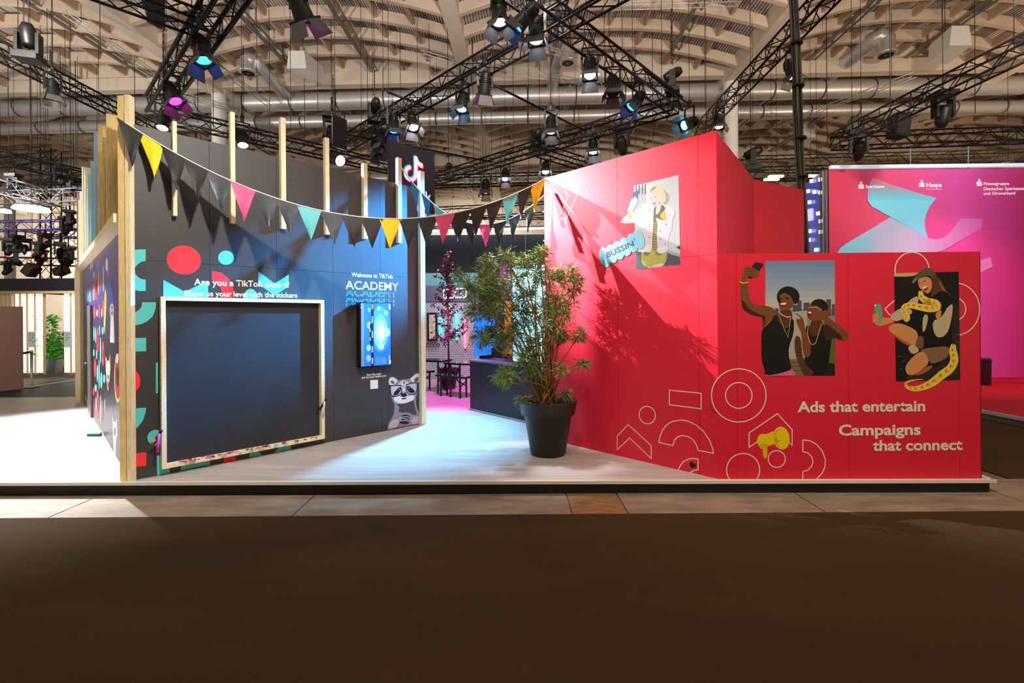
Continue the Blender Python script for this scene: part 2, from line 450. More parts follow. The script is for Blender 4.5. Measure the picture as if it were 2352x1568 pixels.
class Print:
    """a flat print: layered colour shapes on one wall, one mesh"""
    def __init__(s, wall, base=.0015): s.w = wall; s.b = MB(); s.cols = []; s.lay = 0; s.base = base
    def _m(s, rgb):
        if rgb not in s.cols: s.cols.append(rgb)
        s.b.mi = s.cols.index(rgb); s.lay += 1
        return s.base + s.lay * .00004
    def fill(s, rgb, pts): V, Fs = tri_fill(s.w, pts, s._m(rgb)); s.b.add(V, Fs); return s
    def line(s, rgb, pts, w=.012, closed=False): V, Fs = stroke_geo(s.w, pts, w, s._m(rgb), closed); s.b.add(V, Fs); return s
    def done(s, name, parent, label=None, k=1.0):
        o = s.b.build(name, [c if isinstance(c, bpy.types.Material) else flat(tuple(x * k for x in c)) for c in s.cols], parent)
        if label: o['label'] = label
        return o
def text_mesh(body, bold=.0, outline=0.0):
    cu = bpy.data.curves.new('lettering', 'FONT'); cu.body = body; cu.size = 1; cu.offset = bold; cu.resolution_u = 3
    if outline: cu.fill_mode = 'NONE'; cu.bevel_depth = outline; cu.bevel_resolution = 0
    o = bpy.data.objects.new('lettering', cu); COL.objects.link(o)
    dg = bpy.context.evaluated_depsgraph_get(); dg.update()
    me = bpy.data.meshes.new_from_object(o.evaluated_get(dg)); bpy.data.objects.remove(o); bpy.data.curves.remove(cu)
    return me
def lettering(wall, parent, body, pl, pr, ptop, rgb, bold=.015, off=.0032, outline=0.0, keep=None, m=None, name='lettering', cap=.72):
    """text from baseline pixel pl to pr; ptop = pixel of the top of the first capital"""
    me = text_mesh(body, bold, outline)
    A, B, T = wall.px(*pl, off), wall.px(*pr, off), wall.px(*ptop, off)
    xs = [v.co.x for v in me.vertices]; x0, x1 = min(xs), max(xs)
    d = B - A; hgt = T - A; up = Vector((0, 0, 1)); up = (up - d.normalized() * up.dot(d.normalized())).normalized()
    sc = hgt.dot(up) / cap
    o0 = parent_origin(parent)
    for v in me.vertices:
        y = v.co.y
        v.co = A + d * ((v.co.x - x0) / (x1 - x0)) + up * (y * sc) + wall.n * (v.co.z * sc * .3) - o0
    if keep:                                   # keep only the lower share of the letters
        bm = bmesh.new(); bm.from_mesh(me)
        bmesh.ops.bisect_plane(bm, geom=bm.verts[:] + bm.edges[:] + bm.faces[:], plane_co=A + up * (cap * sc * keep) - o0, plane_no=up, clear_outer=True)
        bm.to_mesh(me); bm.free()
    me.materials.clear(); me.materials.append(m or flat(rgb))
    o = bpy.data.objects.new(name, me); COL.objects.link(o); o.parent = parent
    return o
TEAL, RED, YEL, CRM = (92, 206, 204), (255, 58, 66), (250, 216, 16), (238, 228, 204)

# ---- black wall
zA = Zm(290, 540, 2.75)
def shape(wall, parent, z, rgb, pts, name='graphic_shape', sm=0):
    p = z(pts)
    if sm: p = smooth(p, sm)
    return Print(wall).fill(rgb, p).done(name, parent)
shape(WB, wall_l, zA, TEAL, [(30, 97), (60, 91), (123, 89), (123, 162), (95, 168), (70, 185), (55, 205), (52, 222), (58, 245), (75, 265), (97, 277), (123, 281), (123, 352), (85, 352), (55, 347), (30, 338)])
shape(WB, wall_l, zA, RED, ell(364, 157, 109, 92, 8))
shape(WB, wall_l, zA, TEAL, ell(630, 142, 50, 45))
shape(WB, wall_l, zA, TEAL, [(100, 423), (187, 423), (187, 455), (180, 480), (165, 515), (130, 545), (90, 563), (35, 573), (35, 488), (60, 485), (85, 468), (97, 450)])
shape(WB, wall_l, zA, TEAL, [(35, 650), (126, 648), (126, 732), (35, 735)])
shape(WB, wall_l, zA, RED, ell(38, 920, 50, 72, 0, 20, -90, 90))
shape(WB, wall_l, zA, TEAL, [(42, 1094), (126, 1088), (122, 1120), (105, 1170), (75, 1210), (44, 1234)])
shape(WB, wall_l, zA, TEAL, ell(187, 1278, 54, 49))
shape(WB, wall_l, zA, RED, [(50, 1379), (127, 1371), (127, 1455), (50, 1466)])
shape(WB, wall_l, zA, TEAL, [(193, 1392), (275, 1385), (275, 1499), (195, 1515)])
shape(WB, wall_l, zA, TEAL, [(345, 1400), (530, 1380), (530, 1448), (345, 1484)])
shape(WB, wall_l, zA, RED, [(622, 1360), (697, 1360), (690, 1421), (615, 1434)])
shape(WB, wall_l, zA, TEAL, [(778, 1320), (800, 1340), (850, 1380), (855, 1388), (778, 1402)])
shape(WB, wall_l, zA, TEAL, [(928, 1374), (980, 1330), (1040, 1300), (1040, 1352)])
shape(WB, wall_l, zA, TEAL, [(234, 281), (371, 358), (517, 285), (517, 400), (234, 400)])
shape(WB, wall_l, zA, RED, [(541, 225), (600, 236), (650, 275), (676, 335), (670, 400), (605, 400), (607, 365), (590, 325), (570, 300), (541, 285)])
shape(WB, wall_l, zA, TEAL, [(834, 228), (937, 305), (1026, 249), (1026, 322), (937, 382), (834, 305)])
shape(WB, wall_l, zA, TEAL, ell(785, 400, 45, 62, 0, 20, 180, 360))
shape(WB, wall_l, zA, TEAL, [(187, 805), (200, 805), (200, 998), (187, 998)])
WHT = (250, 250, 250)
lettering(WB, wall_l, 'Are you a TikTok expert?', zA.one(428, 314), zA.one(1030, 330), zA.one(428, 273), WHT, .02, off=.0034)
lettering(WB, wall_l, 'Show us your level with the stickers', zA.one(366, 382), zA.one(1080, 394), zA.one(366, 347), WHT, .02, off=.0034)
zB = Zm(740, 590, 3.733)
lettering(WB, wall_l, 'Welcome to TikTok', zB.one(252, 168), zB.one(608, 184), zB.one(252, 131), WHT, .02)
lettering(WB, wall_l, 'ACADEMY', zB.one(200, 274), zB.one(655, 288), zB.one(200, 200), WHT, .010)
OUTL = (150, 220, 235)
lettering(WB, wall_l, 'ACADEMY', zB.one(200, 334), zB.one(642, 346), zB.one(200, 262), OUTL, .0, outline=.012, keep=.62)
lettering(WB, wall_l, 'ACADEMY', zB.one(200, 384), zB.one(642, 392), zB.one(200, 312), OUTL, .0, outline=.012, keep=.45)
lettering(WB, wall_l, 'ACADEMY', zB.one(200, 415), zB.one(642, 418), zB.one(200, 345), OUTL, .0, outline=.012, keep=.26)
lettering(WB, wall_l, 'Scan this code', zB.one(382, 1018), zB.one(505, 1008), zB.one(382, 999), WHT, .02)
lettering(WB, wall_l, 'and get your badge now', zB.one(337, 1044), zB.one(550, 1024), zB.one(337, 1025), WHT, .02)
shape(WB, wall_l, zB, (235, 235, 235), [(413, 1056), (478, 1051), (479, 1127), (414, 1132)], 'blank_tag')
# raccoon print
zR = Zm(880, 840, 9.8)
rp = Print(WB)
body_r = [(105, 1437), (110, 1350), (150, 1250), (200, 1160), (240, 1080), (250, 960), (255, 860), (220, 800), (190, 720), (165, 640), (160, 560), (165, 470), (135, 430), (118, 360), (130, 290), (175, 245), (230, 245), (290, 280), (360, 330), (430, 305), (520, 300), (590, 290), (650, 245), (720, 180), (770, 155), (815, 180), (830, 240), (820, 320), (790, 390), (770, 440), (770, 520), (765, 620), (745, 700), (740, 800), (745, 880), (775, 980), (820, 1060), (860, 1140), (868, 1230), (868, 1288), (600, 1340), (300, 1392)]
rp.fill((150, 144, 152), zR(body_r))
for c, pts in [
    ((196, 192, 202), [(110, 1420), (120, 1340), (200, 1230), (300, 1190), (360, 1230), (330, 1330), (300, 1385)]),
    ((190, 184, 192), [(640, 1180), (760, 1120), (840, 1180), (860, 1280), (640, 1325)]),
    ((78, 66, 74), [(290, 860), (500, 850), (690, 770), (700, 830), (720, 960), (760, 1080), (700, 1120), (560, 1040), (380, 1060), (340, 1000), (380, 930)]),
    ((225, 222, 230), [(128, 300), (170, 258), (230, 258), (300, 300), (330, 350), (270, 400), (260, 440), (160, 440), (130, 390)]),
    ((110, 96, 106), [(170, 340), (220, 330), (255, 370), (250, 410), (200, 400), (170, 375)]),
    ((225, 222, 228), [(600, 300), (720, 190), (775, 168), (812, 200), (815, 300), (770, 380), (700, 370), (640, 350)]),
    ((110, 90, 98), [(700, 300), (760, 245), (800, 260), (790, 330), (740, 370), (695, 350)]),
    ((206, 202, 214), [(175, 460), (300, 440), (420, 330), (520, 330), (600, 400), (750, 390), (765, 480), (740, 600), (690, 640), (200, 680), (170, 560)]),
    ((240, 238, 242), [(240, 700), (330, 660), (420, 700), (540, 690), (640, 650), (720, 680), (690, 760), (560, 820), (440, 850), (300, 830), (240, 770)]),
    ((30, 28, 36), [(225, 640), (260, 580), (320, 520), (380, 470), (410, 490), (410, 540), (360, 600), (340, 650), (250, 665)]),
    ((30, 28, 36), [(530, 460), (570, 445), (620, 480), (690, 530), (720, 590), (680, 610), (600, 610), (550, 560), (525, 510)]),
    ((236, 236, 240), [(440, 330), (470, 330), (500, 440), (490, 560), (430, 560), (415, 440)]),
    ((70, 60, 66), [(455, 345), (485, 345), (480, 415), (455, 415)]),
    ((26, 24, 30), ell(465, 645, 66, 58)),
    ((205, 205, 210), ell(462, 607, 24, 12)),
    ((95, 84, 92), [(400, 730), (460, 715), (540, 715), (500, 755), (420, 755)]),
    ((150, 190, 230), ell(368, 532, 12, 12)), ((150, 190, 230), ell(574, 505, 12, 12)),
    ((28, 30, 42), [(380, 1140), (480, 1090), (560, 1100), (610, 1150), (610, 1200), (520, 1240), (600, 1260), (560, 1310), (400, 1310), (360, 1260), (420, 1220)]),
]: rp.fill(c, smooth(zR(pts), 1))
for pts in ([(330, 1200), (420, 1150), (540, 1140), (610, 1180)], [(370, 1180), (450, 1180), (560, 1200)], [(360, 1240), (440, 1230), (560, 1230)]):
    rp.line((200, 198, 208), zR(pts), .012)
GL = (16, 16, 24)
rp.line(GL, zR([(115, 465), (160, 445), (300, 435), (410, 445), (425, 500), (415, 590), (360, 660), (280, 690), (210, 685), (175, 640), (165, 540), (160, 450)]), .016)
rp.line(GL, zR([(790, 380), (700, 380), (600, 400), (520, 430), (512, 520), (540, 600), (600, 640), (690, 635), (740, 600), (765, 500), (768, 385)]), .016)
rp.line((200, 200, 190), zR([(415, 470), (515, 460)]), .05)
rp.done('animal_print', wall_l, 'black and white print of a raccoon in glasses')

# ---- purple wall stickers
zP = Zm(180, 600, 3.917)
pr = Print(WP)
TE, RE = (120, 220, 232), (246, 70, 84)
for c, cx, cy, rx, ry in ((TE, 141, 118, 7, 30), (RE, 160, 225, 11, 125), (TE, 182, 195, 5, 110), (RE, 202, 185, 9, 92), (TE, 225, 155, 7, 125), (TE, 140, 280, 6, 75), (RE, 127, 270, 7, 85), (TE, 104, 300, 7, 70),
    (TE, 86, 305, 6, 62), (TE, 70, 310, 5, 60), (RE, 146, 460, 9, 58), (TE, 168, 465, 8, 32), (RE, 188, 450, 9, 65), (TE, 210, 465, 5, 45), (RE, 224, 420, 9, 80),
    (TE, 140, 650, 5, 65), (TE, 155, 665, 5, 72), (RE, 174, 708, 10, 115), (TE, 191, 620, 5, 45), (TE, 219, 624, 9, 36), (TE, 199, 800, 6, 122), (RE, 222, 830, 11, 114), (TE, 138, 822, 6, 32), (TE, 164, 838, 5, 42),
    (RE, 151, 958, 9, 86), (TE, 171, 1008, 6, 78), (TE, 187, 1020, 6, 135), (TE, 207, 1070, 9, 75), (TE, 232, 1056, 9, 40), (TE, 156, 1140, 9, 34), (RE, 138, 1170, 6, 40), (RE, 174, 1285, 12, 128), (TE, 200, 1320, 6, 120), (RE, 216, 1340, 10, 95), (TE, 238, 1300, 5, 68),
    (TE, 158, 1290, 5, 68), (RE, 140, 1310, 5, 80), ((250, 200, 70), 93, 815, 6, 50), ((176, 84, 190), 86, 1045, 6, 62), ((240, 220, 70), 100, 1075, 5, 65), ((240, 130, 60), 80, 810, 5, 40), ((240, 190, 60), 68, 1230, 4, 45), ((150, 160, 235), 82, 1280, 5, 50), ((230, 230, 240), 96, 1300, 6, 55)):
    pr.fill(c, zP(ell(cx, cy, rx, ry, 0, 14)))
for cx, cy, rx, ry in ((160, 225, 4, 60), (174, 708, 4, 50), (222, 830, 4, 50), (174, 1285, 4, 60)): pr.fill((52, 44, 70), zP(ell(cx, cy, rx, ry, 0, 12)))
pr.done('sticker_letters', wall_p, 'scattered red and turquoise sticker letters')
pr = Print(WP)
pr.fill((70, 80, 200), zP([(296, 160), (286, 395), (322, 395)])).fill((210, 190, 205), zP(ell(302, 440, 20, 62))).fill((225, 228, 240), zP([(290, 490), (318, 490), (325, 735), (284, 728)])).line((60, 50, 70), zP(ell(302, 440, 10, 30)), .02, True)
pr.done('party_hat_print', wall_p)
Print(WP).fill((240, 224, 90), zP([(240, 240), (250, 300), (250, 420), (236, 660), (228, 560)])).done('pencil_print', wall_p)
pr = Print(WP)
pr.fill((240, 216, 200), zP([(244, 850), (262, 900), (275, 890), (286, 825), (288, 960), (278, 1080), (268, 1170), (258, 1120), (248, 990)])).fill((226, 110, 80), zP([(246, 870), (258, 905), (252, 930)])).fill((226, 110, 80), zP([(284, 845), (276, 905), (284, 930)])).fill((190, 40, 50), zP(ell(268, 1105, 8, 30))).fill((60, 30, 30), zP(ell(268, 1040, 6, 22)))
pr.done('dog_print', wall_p)
pr = Print(WP)
pr.fill((190, 220, 150), zP(ell(355, 1050, 33, 225))).fill((206, 40, 52), zP(ell(355, 1040, 27, 200))).fill((50, 24, 26), zP(ell(352, 1040, 13, 90))).fill((232, 232, 238), zP(ell(348, 875, 13, 45)))
pr.done('watermelon_print', wall_p)
pr = Print(WP)
pr.fill((216, 214, 224), zP([(305, 1370), (318, 1440), (338, 1440), (350, 1395), (352, 1560), (338, 1640), (336, 1760), (318, 1720), (310, 1560)])).fill((120, 116, 130), zP(ell(328, 1530, 8, 40)))
pr.done('llama_print', wall_p)
pr = Print(WP)
for c, cx, cy, rx, ry in (((240, 240, 250), 255, 30, 12, 60), ((214, 120, 190), 268, 95, 8, 40), ((150, 210, 240), 175, 20, 6, 35), ((240, 110, 180), 140, -10, 7, 20), ((220, 240, 250), 110, 50, 5, 40), ((220, 240, 250), 125, 30, 5, 40), ((180, 230, 240), 374, 540, 9, 120)):
    pr.fill(c, zP(ell(cx, cy, rx, ry, 0, 14)))
pr.done('cloud_sticker', wall_p)
# door in the purple wall
dr = MB()
a, b = WP.t_of(WP.px(213.5, 900, .0)), WP.t_of(WP.px(206.5, 900, .0))
dr.prism([WP.pt(a, ZP + .01, .035), WP.pt(b, ZP + .01, .035), WP.pt(b, ZP + 2.1, .035), WP.pt(a, ZP + 2.1, .035)], -WP.n * .03)
d1 = dr.build('door_edge', mat('door_edge', (104, 100, 98), .4), wall_p)
MB().bar(WP.pt(a - .05, ZP + 1.02, .03), WP.pt(a - .05, ZP + 1.02, .1), .02, .02).bar(WP.pt(a - .05, ZP + 1.02, .1), WP.pt(a + .1, ZP + 1.02, .1), .02, .02).build('door_handle', M_silver, d1)

# ---- tall red wall
zC = Zm(1240, 290, 4.48)
LW = .011
def outl(wall, parent, pts, closed=True, col=CRM): return Print(wall).line(col, pts, LW, closed).done('line_graphic', parent)
outl(WR, wall_r, zC([(250, 650), (298, 715), (186, 957), (277, 938), (397, 683), (340, 620)]), False, (250, 236, 240))
outl(WR, wall_r, zC(ell(28, 800, 128, 188, 0, 30, -80, 80)), False, (250, 236, 240))
outl(WR, wall_r, zC(ell(30, 745, 55, 135, 0, 24, -60, 90)), False, (250, 236, 240))
outl(WR, wall_r, zC(ell(36, 1115, 45, 62, 0, 24, -90, 90)), False, (250, 236, 240))
p1 = Print(WR)
p1.fill((226, 230, 228), zC([(967, 612), (1427, 500), (1445, 1423), (988, 1470)]))
P = lambda c, pts, s=1: p1.fill(c, smooth(zC(pts), s) if s else zC(pts))
P((190, 198, 200), [(967, 640), (1100, 620), (1090, 820), (1040, 900), (975, 900)])
for x in (985, 1016, 1048, 1078): P((70, 82, 96), [(x, 612 - (x - 985) * .2), (x + 12, 609 - (x - 985) * .2), (x + 14, 690), (x + 2, 705)], 0)
P((86, 92, 104), [(985, 1290), (1110, 1290), (1110, 1468), (988, 1470)], 0)
P((70, 74, 84), [(1300, 1290), (1440, 1340), (1445, 1423), (1260, 1440)], 0)
P((60, 62, 70), [(1400, 1245), (1440, 1225), (1442, 1270)], 0)
P((180, 184, 186), [(1300, 1270), (1442, 1310), (1442, 1345), (1300, 1300)], 0)
P((184, 184, 180), [(1270, 640), (1330, 700), (1335, 760), (1300, 810), (1260, 790)])
P((196, 186, 60), [(1060, 1200), (1300, 1200), (1310, 1370), (1270, 1440), (1150, 1455), (1050, 1430), (1040, 1310)])
P((126, 116, 34), [(1080, 1250), (1150, 1250), (1120, 1340), (1060, 1320)])
P((150, 138, 40), [(1200, 1260), (1280, 1250), (1260, 1330), (1180, 1330)])
P((250, 214, 198), [(1150, 1430), (1275, 1400), (1270, 1440), (1160, 1455)])
P((112, 106, 52), [(1172, 820), (1260, 800), (1305, 860), (1300, 980), (1220, 1000), (1210, 1300), (1150, 1270), (1165, 960)])
for y in range(990, 1290, 26): P((186, 176, 70), [(1168, y), (1215, y - 6), (1215, y + 6), (1168, y + 12)], 0)
P((244, 232, 236), [(1175, 830), (1120, 840), (1080, 830), (970, 870), (890, 910), (825, 975), (850, 1000), (930, 1000), (1030, 980), (1015, 1070), (1000, 1150), (1050, 1280), (1150, 1290), (1160, 1120), (1170, 930)])
P((244, 232, 238), [(1280, 820), (1360, 860), (1400, 900), (1360, 960), (1365, 1060), (1330, 1120), (1310, 1300), (1220, 1300), (1200, 1150), (1215, 1000), (1180, 930), (1290, 980)])
P((236, 216, 220), [(1010, 1060), (1090, 1010), (1160, 1060), (1150, 1200), (1060, 1230), (1000, 1150)])
P((250, 246, 250), [(1040, 790), (1120, 800), (1170, 830), (1165, 900), (1090, 870), (1050, 850)])
P((250, 246, 250), [(1290, 800), (1370, 840), (1400, 900), (1350, 900), (1300, 860)])
P((248, 242, 246), [(1000, 1260), (1150, 1240), (1140, 1300), (1090, 1290), (1040, 1300)])
P((248, 242, 246), [(1200, 1250), (1320, 1230), (1320, 1280), (1260, 1310), (1210, 1300)])
P((222, 206, 70), [(1230, 910), (1290, 860), (1305, 980), (1250, 950)])
P((250, 218, 198), [(1200, 800), (1250, 800), (1245, 850), (1220, 900), (1190, 910), (1195, 850)])
P((250, 220, 200), [(1130, 700), (1150, 660), (1200, 640), (1240, 700), (1240, 780), (1200, 825), (1165, 800), (1130, 770)])
P((246, 222, 176), [(1122, 720), (1130, 660), (1165, 620), (1210, 608), (1260, 630), (1295, 690), (1300, 760), (1270, 795), (1235, 790), (1240, 720), (1215, 660), (1170, 660), (1140, 710)])
P((150, 110, 70), [(1130, 680), (1150, 640), (1190, 615), (1195, 630), (1160, 655)])
P((200, 70, 76), [(1158, 790), (1196, 768), (1190, 800), (1168, 806)])
P((250, 244, 240), [(1166, 788), (1190, 775), (1184, 790)], 0)
P((90, 66, 60), [(1140, 742), (1156, 738), (1154, 746)], 0); P((90, 66, 60), [(1172, 728), (1196, 722), (1194, 732)], 0)
P((250, 222, 204), [(905, 890), (900, 850), (925, 800), (950, 760), (1000, 725), (1010, 750), (1000, 800), (975, 840), (945, 900), (925, 905)])
P((206, 190, 60), [(900, 880), (945, 900), (940, 950), (915, 950)])
P((60, 96, 150), [(955, 680), (1010, 660), (1003, 745), (950, 765)], 0)
for a, b in (((950, 790), (985, 728)), ((955, 805), (1005, 752)), ((965, 825), (1002, 775)), ((930, 800), (960, 745))): p1.line((250, 226, 210), zC([a, b]), .035)
for x, y in ((1125, 1020), (1260, 955), (1300, 1010), (1240, 1160), (1290, 1210), (1125, 1140), (1240, 1075), (1130, 860)): P((86, 96, 190), ell(x, y, 8, 5, 20, 8), 0)
p1.done('photo_print', wall_r, 'photo of a blonde person in a white furry coat taking a selfie', .66)
p2 = Print(WR, .005)
SKY = (146, 224, 240)
for i, (x, y) in enumerate(((668, 1348), (738, 1312), (808, 1276), (880, 1238), (952, 1198), (1018, 1163))):
    p2.fill(SKY, zC(ell(x, y, 56, 104 - (6 if 0 < i < 5 else 0), -14)))
p2.fill(SKY, zC([(650, 1290), (1020, 1090), (1060, 1200), (680, 1420)]))
p2.done('slang_sticker', wall_r, 'pale blue scalloped sticker', .68)
lettering(WR, wall_r, 'BUSSIN', zC.one(690, 1352), zC.one(968, 1228), zC.one(682, 1295), (34, 48, 74), .012, off=.0068)
p3 = Print(WR, .006); p3.fill((86, 96, 210), zC(ell(970, 1160, 12, 12))).fill((86, 96, 210), zC([(960, 1162), (982, 1162), (978, 1178), (968, 1188), (972, 1172)])).done('apostrophe', wall_r)
zL = Zm(1400, 830, 4.523)
for pts in ([(80, 775), (193, 655), (433, 872), (434, 1008), (208, 793), (82, 914)], [(622, 297), (952, 330), (950, 491), (622, 448)], ell(392, 556, 83, 92, -20)): outl(WR, wall_r, zL(pts))
arc = [(513, 840), (525, 780), (550, 715), (590, 660), (650, 622), (740, 608), (820, 620), (900, 660), (980, 730), (1040, 820), (1070, 900), (1080, 953), (1000, 938), (920, 924), (905, 870), (870, 815), (820, 780), (755, 768), (710, 782), (675, 815), (658, 872), (590, 858)]
outl(WR, wall_r, zL(arc))
outl(WR, wall_r, zL([(716, 1126), (735, 1080), (770, 1040), (820, 1012), (870, 1007), (919, 1012), (921, 1124), (880, 1128), (838, 1152)]), False)
MB().lathe([(0, 0), (.035, 0), (.035, .03), (0, .03)], WR.px(1593, 1066, -.024), 14, WR.n.to_track_quat('Z', 'Y').to_matrix()).build('cable_outlet', mat('outlet', (12, 10, 10), .4), wall_r)

# ---- low red front wall
for pts in (ell(1343, 352, 284, 277), ell(1343, 352, 138, 134), ell(1737, 1012, 89, 87)): outl(WF, wall_f, [q for q in zL(pts)])
outl(WF, wall_f, zL(ell(1388, 1125, 172, 170, 0, 40, 146, 394)), False)
outl(WF, wall_f, zL([(1450, 741), (1744, 541), (1897, 709), (1897, 870), (1745, 712), (1635, 765), (1450, 890)]))
outl(WF, wall_f, zL([(2008, 1222), (2008, 1143), (2060, 1128), (2098, 1090), (2115, 1040), (2100, 990), (2060, 948), (2008, 935), (2008, 815), (2080, 822), (2150, 860), (2210, 930), (2242, 1015), (2240, 1090), (2210, 1160), (2150, 1222)]), False)
mg = Print(WF)
for c, pts in (((236, 196, 6), [(1593, 850), (1640, 880), (1640, 1000), (1595, 1008)]), ((244, 210, 8), [(1530, 815), (1545, 770), (1575, 750), (1640, 755), (1690, 720), (1730, 760), (1730, 850), (1670, 870), (1590, 915), (1560, 890), (1535, 850)]),
               ((222, 180, 4), [(1555, 855), (1620, 850), (1670, 868), (1640, 885), (1590, 915), (1560, 900)]), ((250, 216, 14), ell(1785, 795, 86, 120, -8)), ((226, 184, 6), ell(1778, 800, 72, 104, -8)), ((248, 212, 12), ell(1795, 800, 66, 96, -8)), ((214, 172, 4), ell(1745, 812, 38, 30, -10)), ((246, 210, 20), ell(1768, 800, 26, 24))):
    mg.fill(c, smooth(zL(pts), 1))
mg.done('megaphone_print', wall_f, 'print of a yellow megaphone')
zT = Zm(1790, 880, 4.704)
for body, l, r, t in (('Ads that entertain', (197, 310), (1577, 298), (197, 194)), ('Campaigns', (643, 562), (1527, 552), (643, 446)), ('that connect', (1010, 727), (1980, 716), (1010, 612))):
    lettering(WF, wall_f, body, zT.one(*l), zT.one(*r), zT.one(*t), CRM, .028)
zE = Zm(1960, 570, 4.612)
outl(WF, wall_f, zE([(333, 642), (438, 552)]), False); outl(WF, wall_f, zE([(333, 642), (390, 712)]), False)
outl(WF, wall_f, zE(ell(622, 225, 180, 182, 0, 40, 160, 355)), False)
outl(WF, wall_f, zE(ell(1080, 645, 258, 277, 0, 40, -82, 82)), False); outl(WF, wall_f, zE(ell(1080, 645, 110, 118, 0, 30, -72, 72)), False)
# two friends selfie
zD = Zm(1670, 570, 4.9)
g = Print(WF); G = lambda c, pts, s=1: g.fill(c, smooth(zD(pts), s) if s else zD(pts))
sky = [(112, 136, 172), (122, 144, 176), (132, 152, 180), (142, 160, 182), (152, 166, 182), (164, 174, 182), (178, 182, 178), (188, 186, 172)]
for i, c in enumerate(sky): G(c, [(430, 145 + i * 68), (1213, 133 + i * 69), (1214, 133 + (i + 1) * 69 + 2), (430, 145 + (i + 1) * 68 + 2)], 0)
G((140, 134, 122), [(430, 686), (1214, 680), (1216, 1433), (430, 1437)], 0)
for x0, x1, y in ((790, 840, 588), (860, 930, 612), (1118, 1170, 575), (540, 580, 676), (740, 800, 640), (1180, 1212, 630), (940, 980, 650)): G((74, 80, 90), [(x0, y), (x1, y - 2), (x1, 760), (x0, 760)], 0)
G((176, 168, 152), [(700, 720), (900, 700), (900, 1240), (680, 1250)], 0)
G((120, 104, 70), [(690, 1250), (900, 1240), (880, 1435), (720, 1435)], 0)
for y in (1290, 1330, 1380): g.line((74, 60, 36), zD([(700, y), (870, y - 10)]), .006)
G((92, 98, 44), [(1130, 980), (1216, 1000), (1216, 1433), (1120, 1433)], 0)
SK1, SK2, SK3 = (124, 70, 34), (88, 50, 26), (60, 34, 22)
G((34, 28, 24), [(1100, 1280), (1210, 1300), (1216, 1433), (870, 1433), (880, 1290)], 0)
G((22, 18, 16), [(880, 880), (930, 860), (960, 980), (1040, 960), (1080, 840), (1130, 840), (1190, 900), (1170, 1080), (1140, 1300), (1130, 1430), (830, 1435), (880, 1250)])
G(SK2, [(930, 870), (960, 800), (1060, 800), (1080, 850), (1030, 970), (970, 1000), (930, 960)])
G(SK1, [(1085, 800), (1130, 770), (1220, 840), (1330, 920), (1375, 980), (1365, 1025), (1300, 1045), (1200, 1000), (1110, 1010), (1090, 940)])
G(SK3, [(1095, 840), (1190, 900), (1300, 1000), (1290, 1042), (1200, 1000), (1120, 1060), (1085, 960)])
G(SK1, [(985, 800), (1060, 765), (1110, 700), (1130, 655), (1160, 660), (1150, 720), (1140, 800), (1090, 810)])
G(SK1, [(905, 700), (930, 630), (990, 610), (1060, 640), (1100, 700), (1080, 760), (1020, 820), (940, 815), (905, 770)])
G((34, 22, 16), [(940, 640), (970, 590), (1040, 580), (1100, 610), (1125, 670), (1090, 715), (1060, 680), (1010, 640)])
G((120, 20, 24), [(905, 730), (950, 720), (955, 755), (930, 775), (908, 760)]); G((240, 232, 220), [(905, 718), (940, 712), (955, 730), (930, 735)], 0)
g.line((210, 190, 140), zD([(915, 665), (950, 668), (1000, 660), (1060, 695)]), .006)
G(SK1, [(755, 725), (800, 740), (860, 790), (870, 860), (900, 960), (945, 1050), (940, 1210), (890, 1235), (850, 1180), (840, 960), (800, 880), (770, 790), (820, 800), (830, 780)])
G(SK2, [(760, 980), (830, 1000), (840, 1150), (870, 1290), (950, 1370), (985, 1405), (940, 1433), (860, 1433), (830, 1350), (760, 1180)])
g.line((212, 176, 70), zD([(915, 870), (905, 960), (930, 1060), (965, 1086), (1000, 1060), (1030, 960), (1062, 850)]), .007)
G(SK1, [(150, 370), (185, 320), (230, 350), (235, 400), (240, 480), (262, 600), (330, 640), (440, 645), (520, 670), (550, 720), (500, 800), (410, 900), (400, 880), (410, 770), (330, 765), (230, 720), (180, 690), (160, 600), (150, 480)])
G(SK3, [(160, 560), (250, 680), (350, 740), (440, 760), (420, 860), (400, 900), (408, 770), (320, 765), (200, 710), (168, 660)])
G((26, 34, 28), [(300, 170), (330, 158), (410, 172), (405, 200), (290, 345), (225, 330), (230, 310)])
G(SK1, [(165, 340), (180, 260), (200, 205), (260, 205), (345, 240), (365, 280), (350, 320), (300, 330), (240, 300), (230, 350), (180, 380)])
for y in (238, 268, 298): g.line((84, 46, 22), zD([(200, y - 12), (270, y - 6), (340, y + 14)]), .008)
g.line((220, 180, 70), zD([(142, 375), (180, 392), (235, 380)]), .014)
G((20, 18, 16), [(545, 730), (580, 800), (620, 880), (690, 900), (730, 780), (755, 820), (750, 960), (690, 1120), (700, 1260), (735, 1360), (620, 1400), (430, 1436), (425, 1360), (385, 1250), (388, 960), (400, 905), (480, 840)])
G(SK2, [(560, 740), (620, 690), (720, 690), (740, 770), (700, 880), (640, 890), (580, 830)])
G(SK1, [(580, 560), (600, 500), (660, 480), (730, 520), (760, 600), (750, 650), (700, 690), (640, 705), (595, 690), (580, 630)])
G((24, 20, 16), [(572, 560), (580, 500), (620, 455), (690, 442), (760, 470), (798, 530), (795, 600), (770, 640), (745, 600), (720, 540), (660, 500), (610, 510)])
for k in range(26):
    a_ = math.radians(150 + k * 9.5); G((24, 20, 16), ell(688 + 112 * math.cos(a_), 548 + 104 * math.sin(a_), 17, 17, 0, 8), 0)
for k in range(14):
    a_ = math.radians(205 + k * 13); G((34, 22, 16), ell(1035 + 90 * math.cos(a_), 662 + 80 * math.sin(a_), 13, 13, 0, 8), 0)
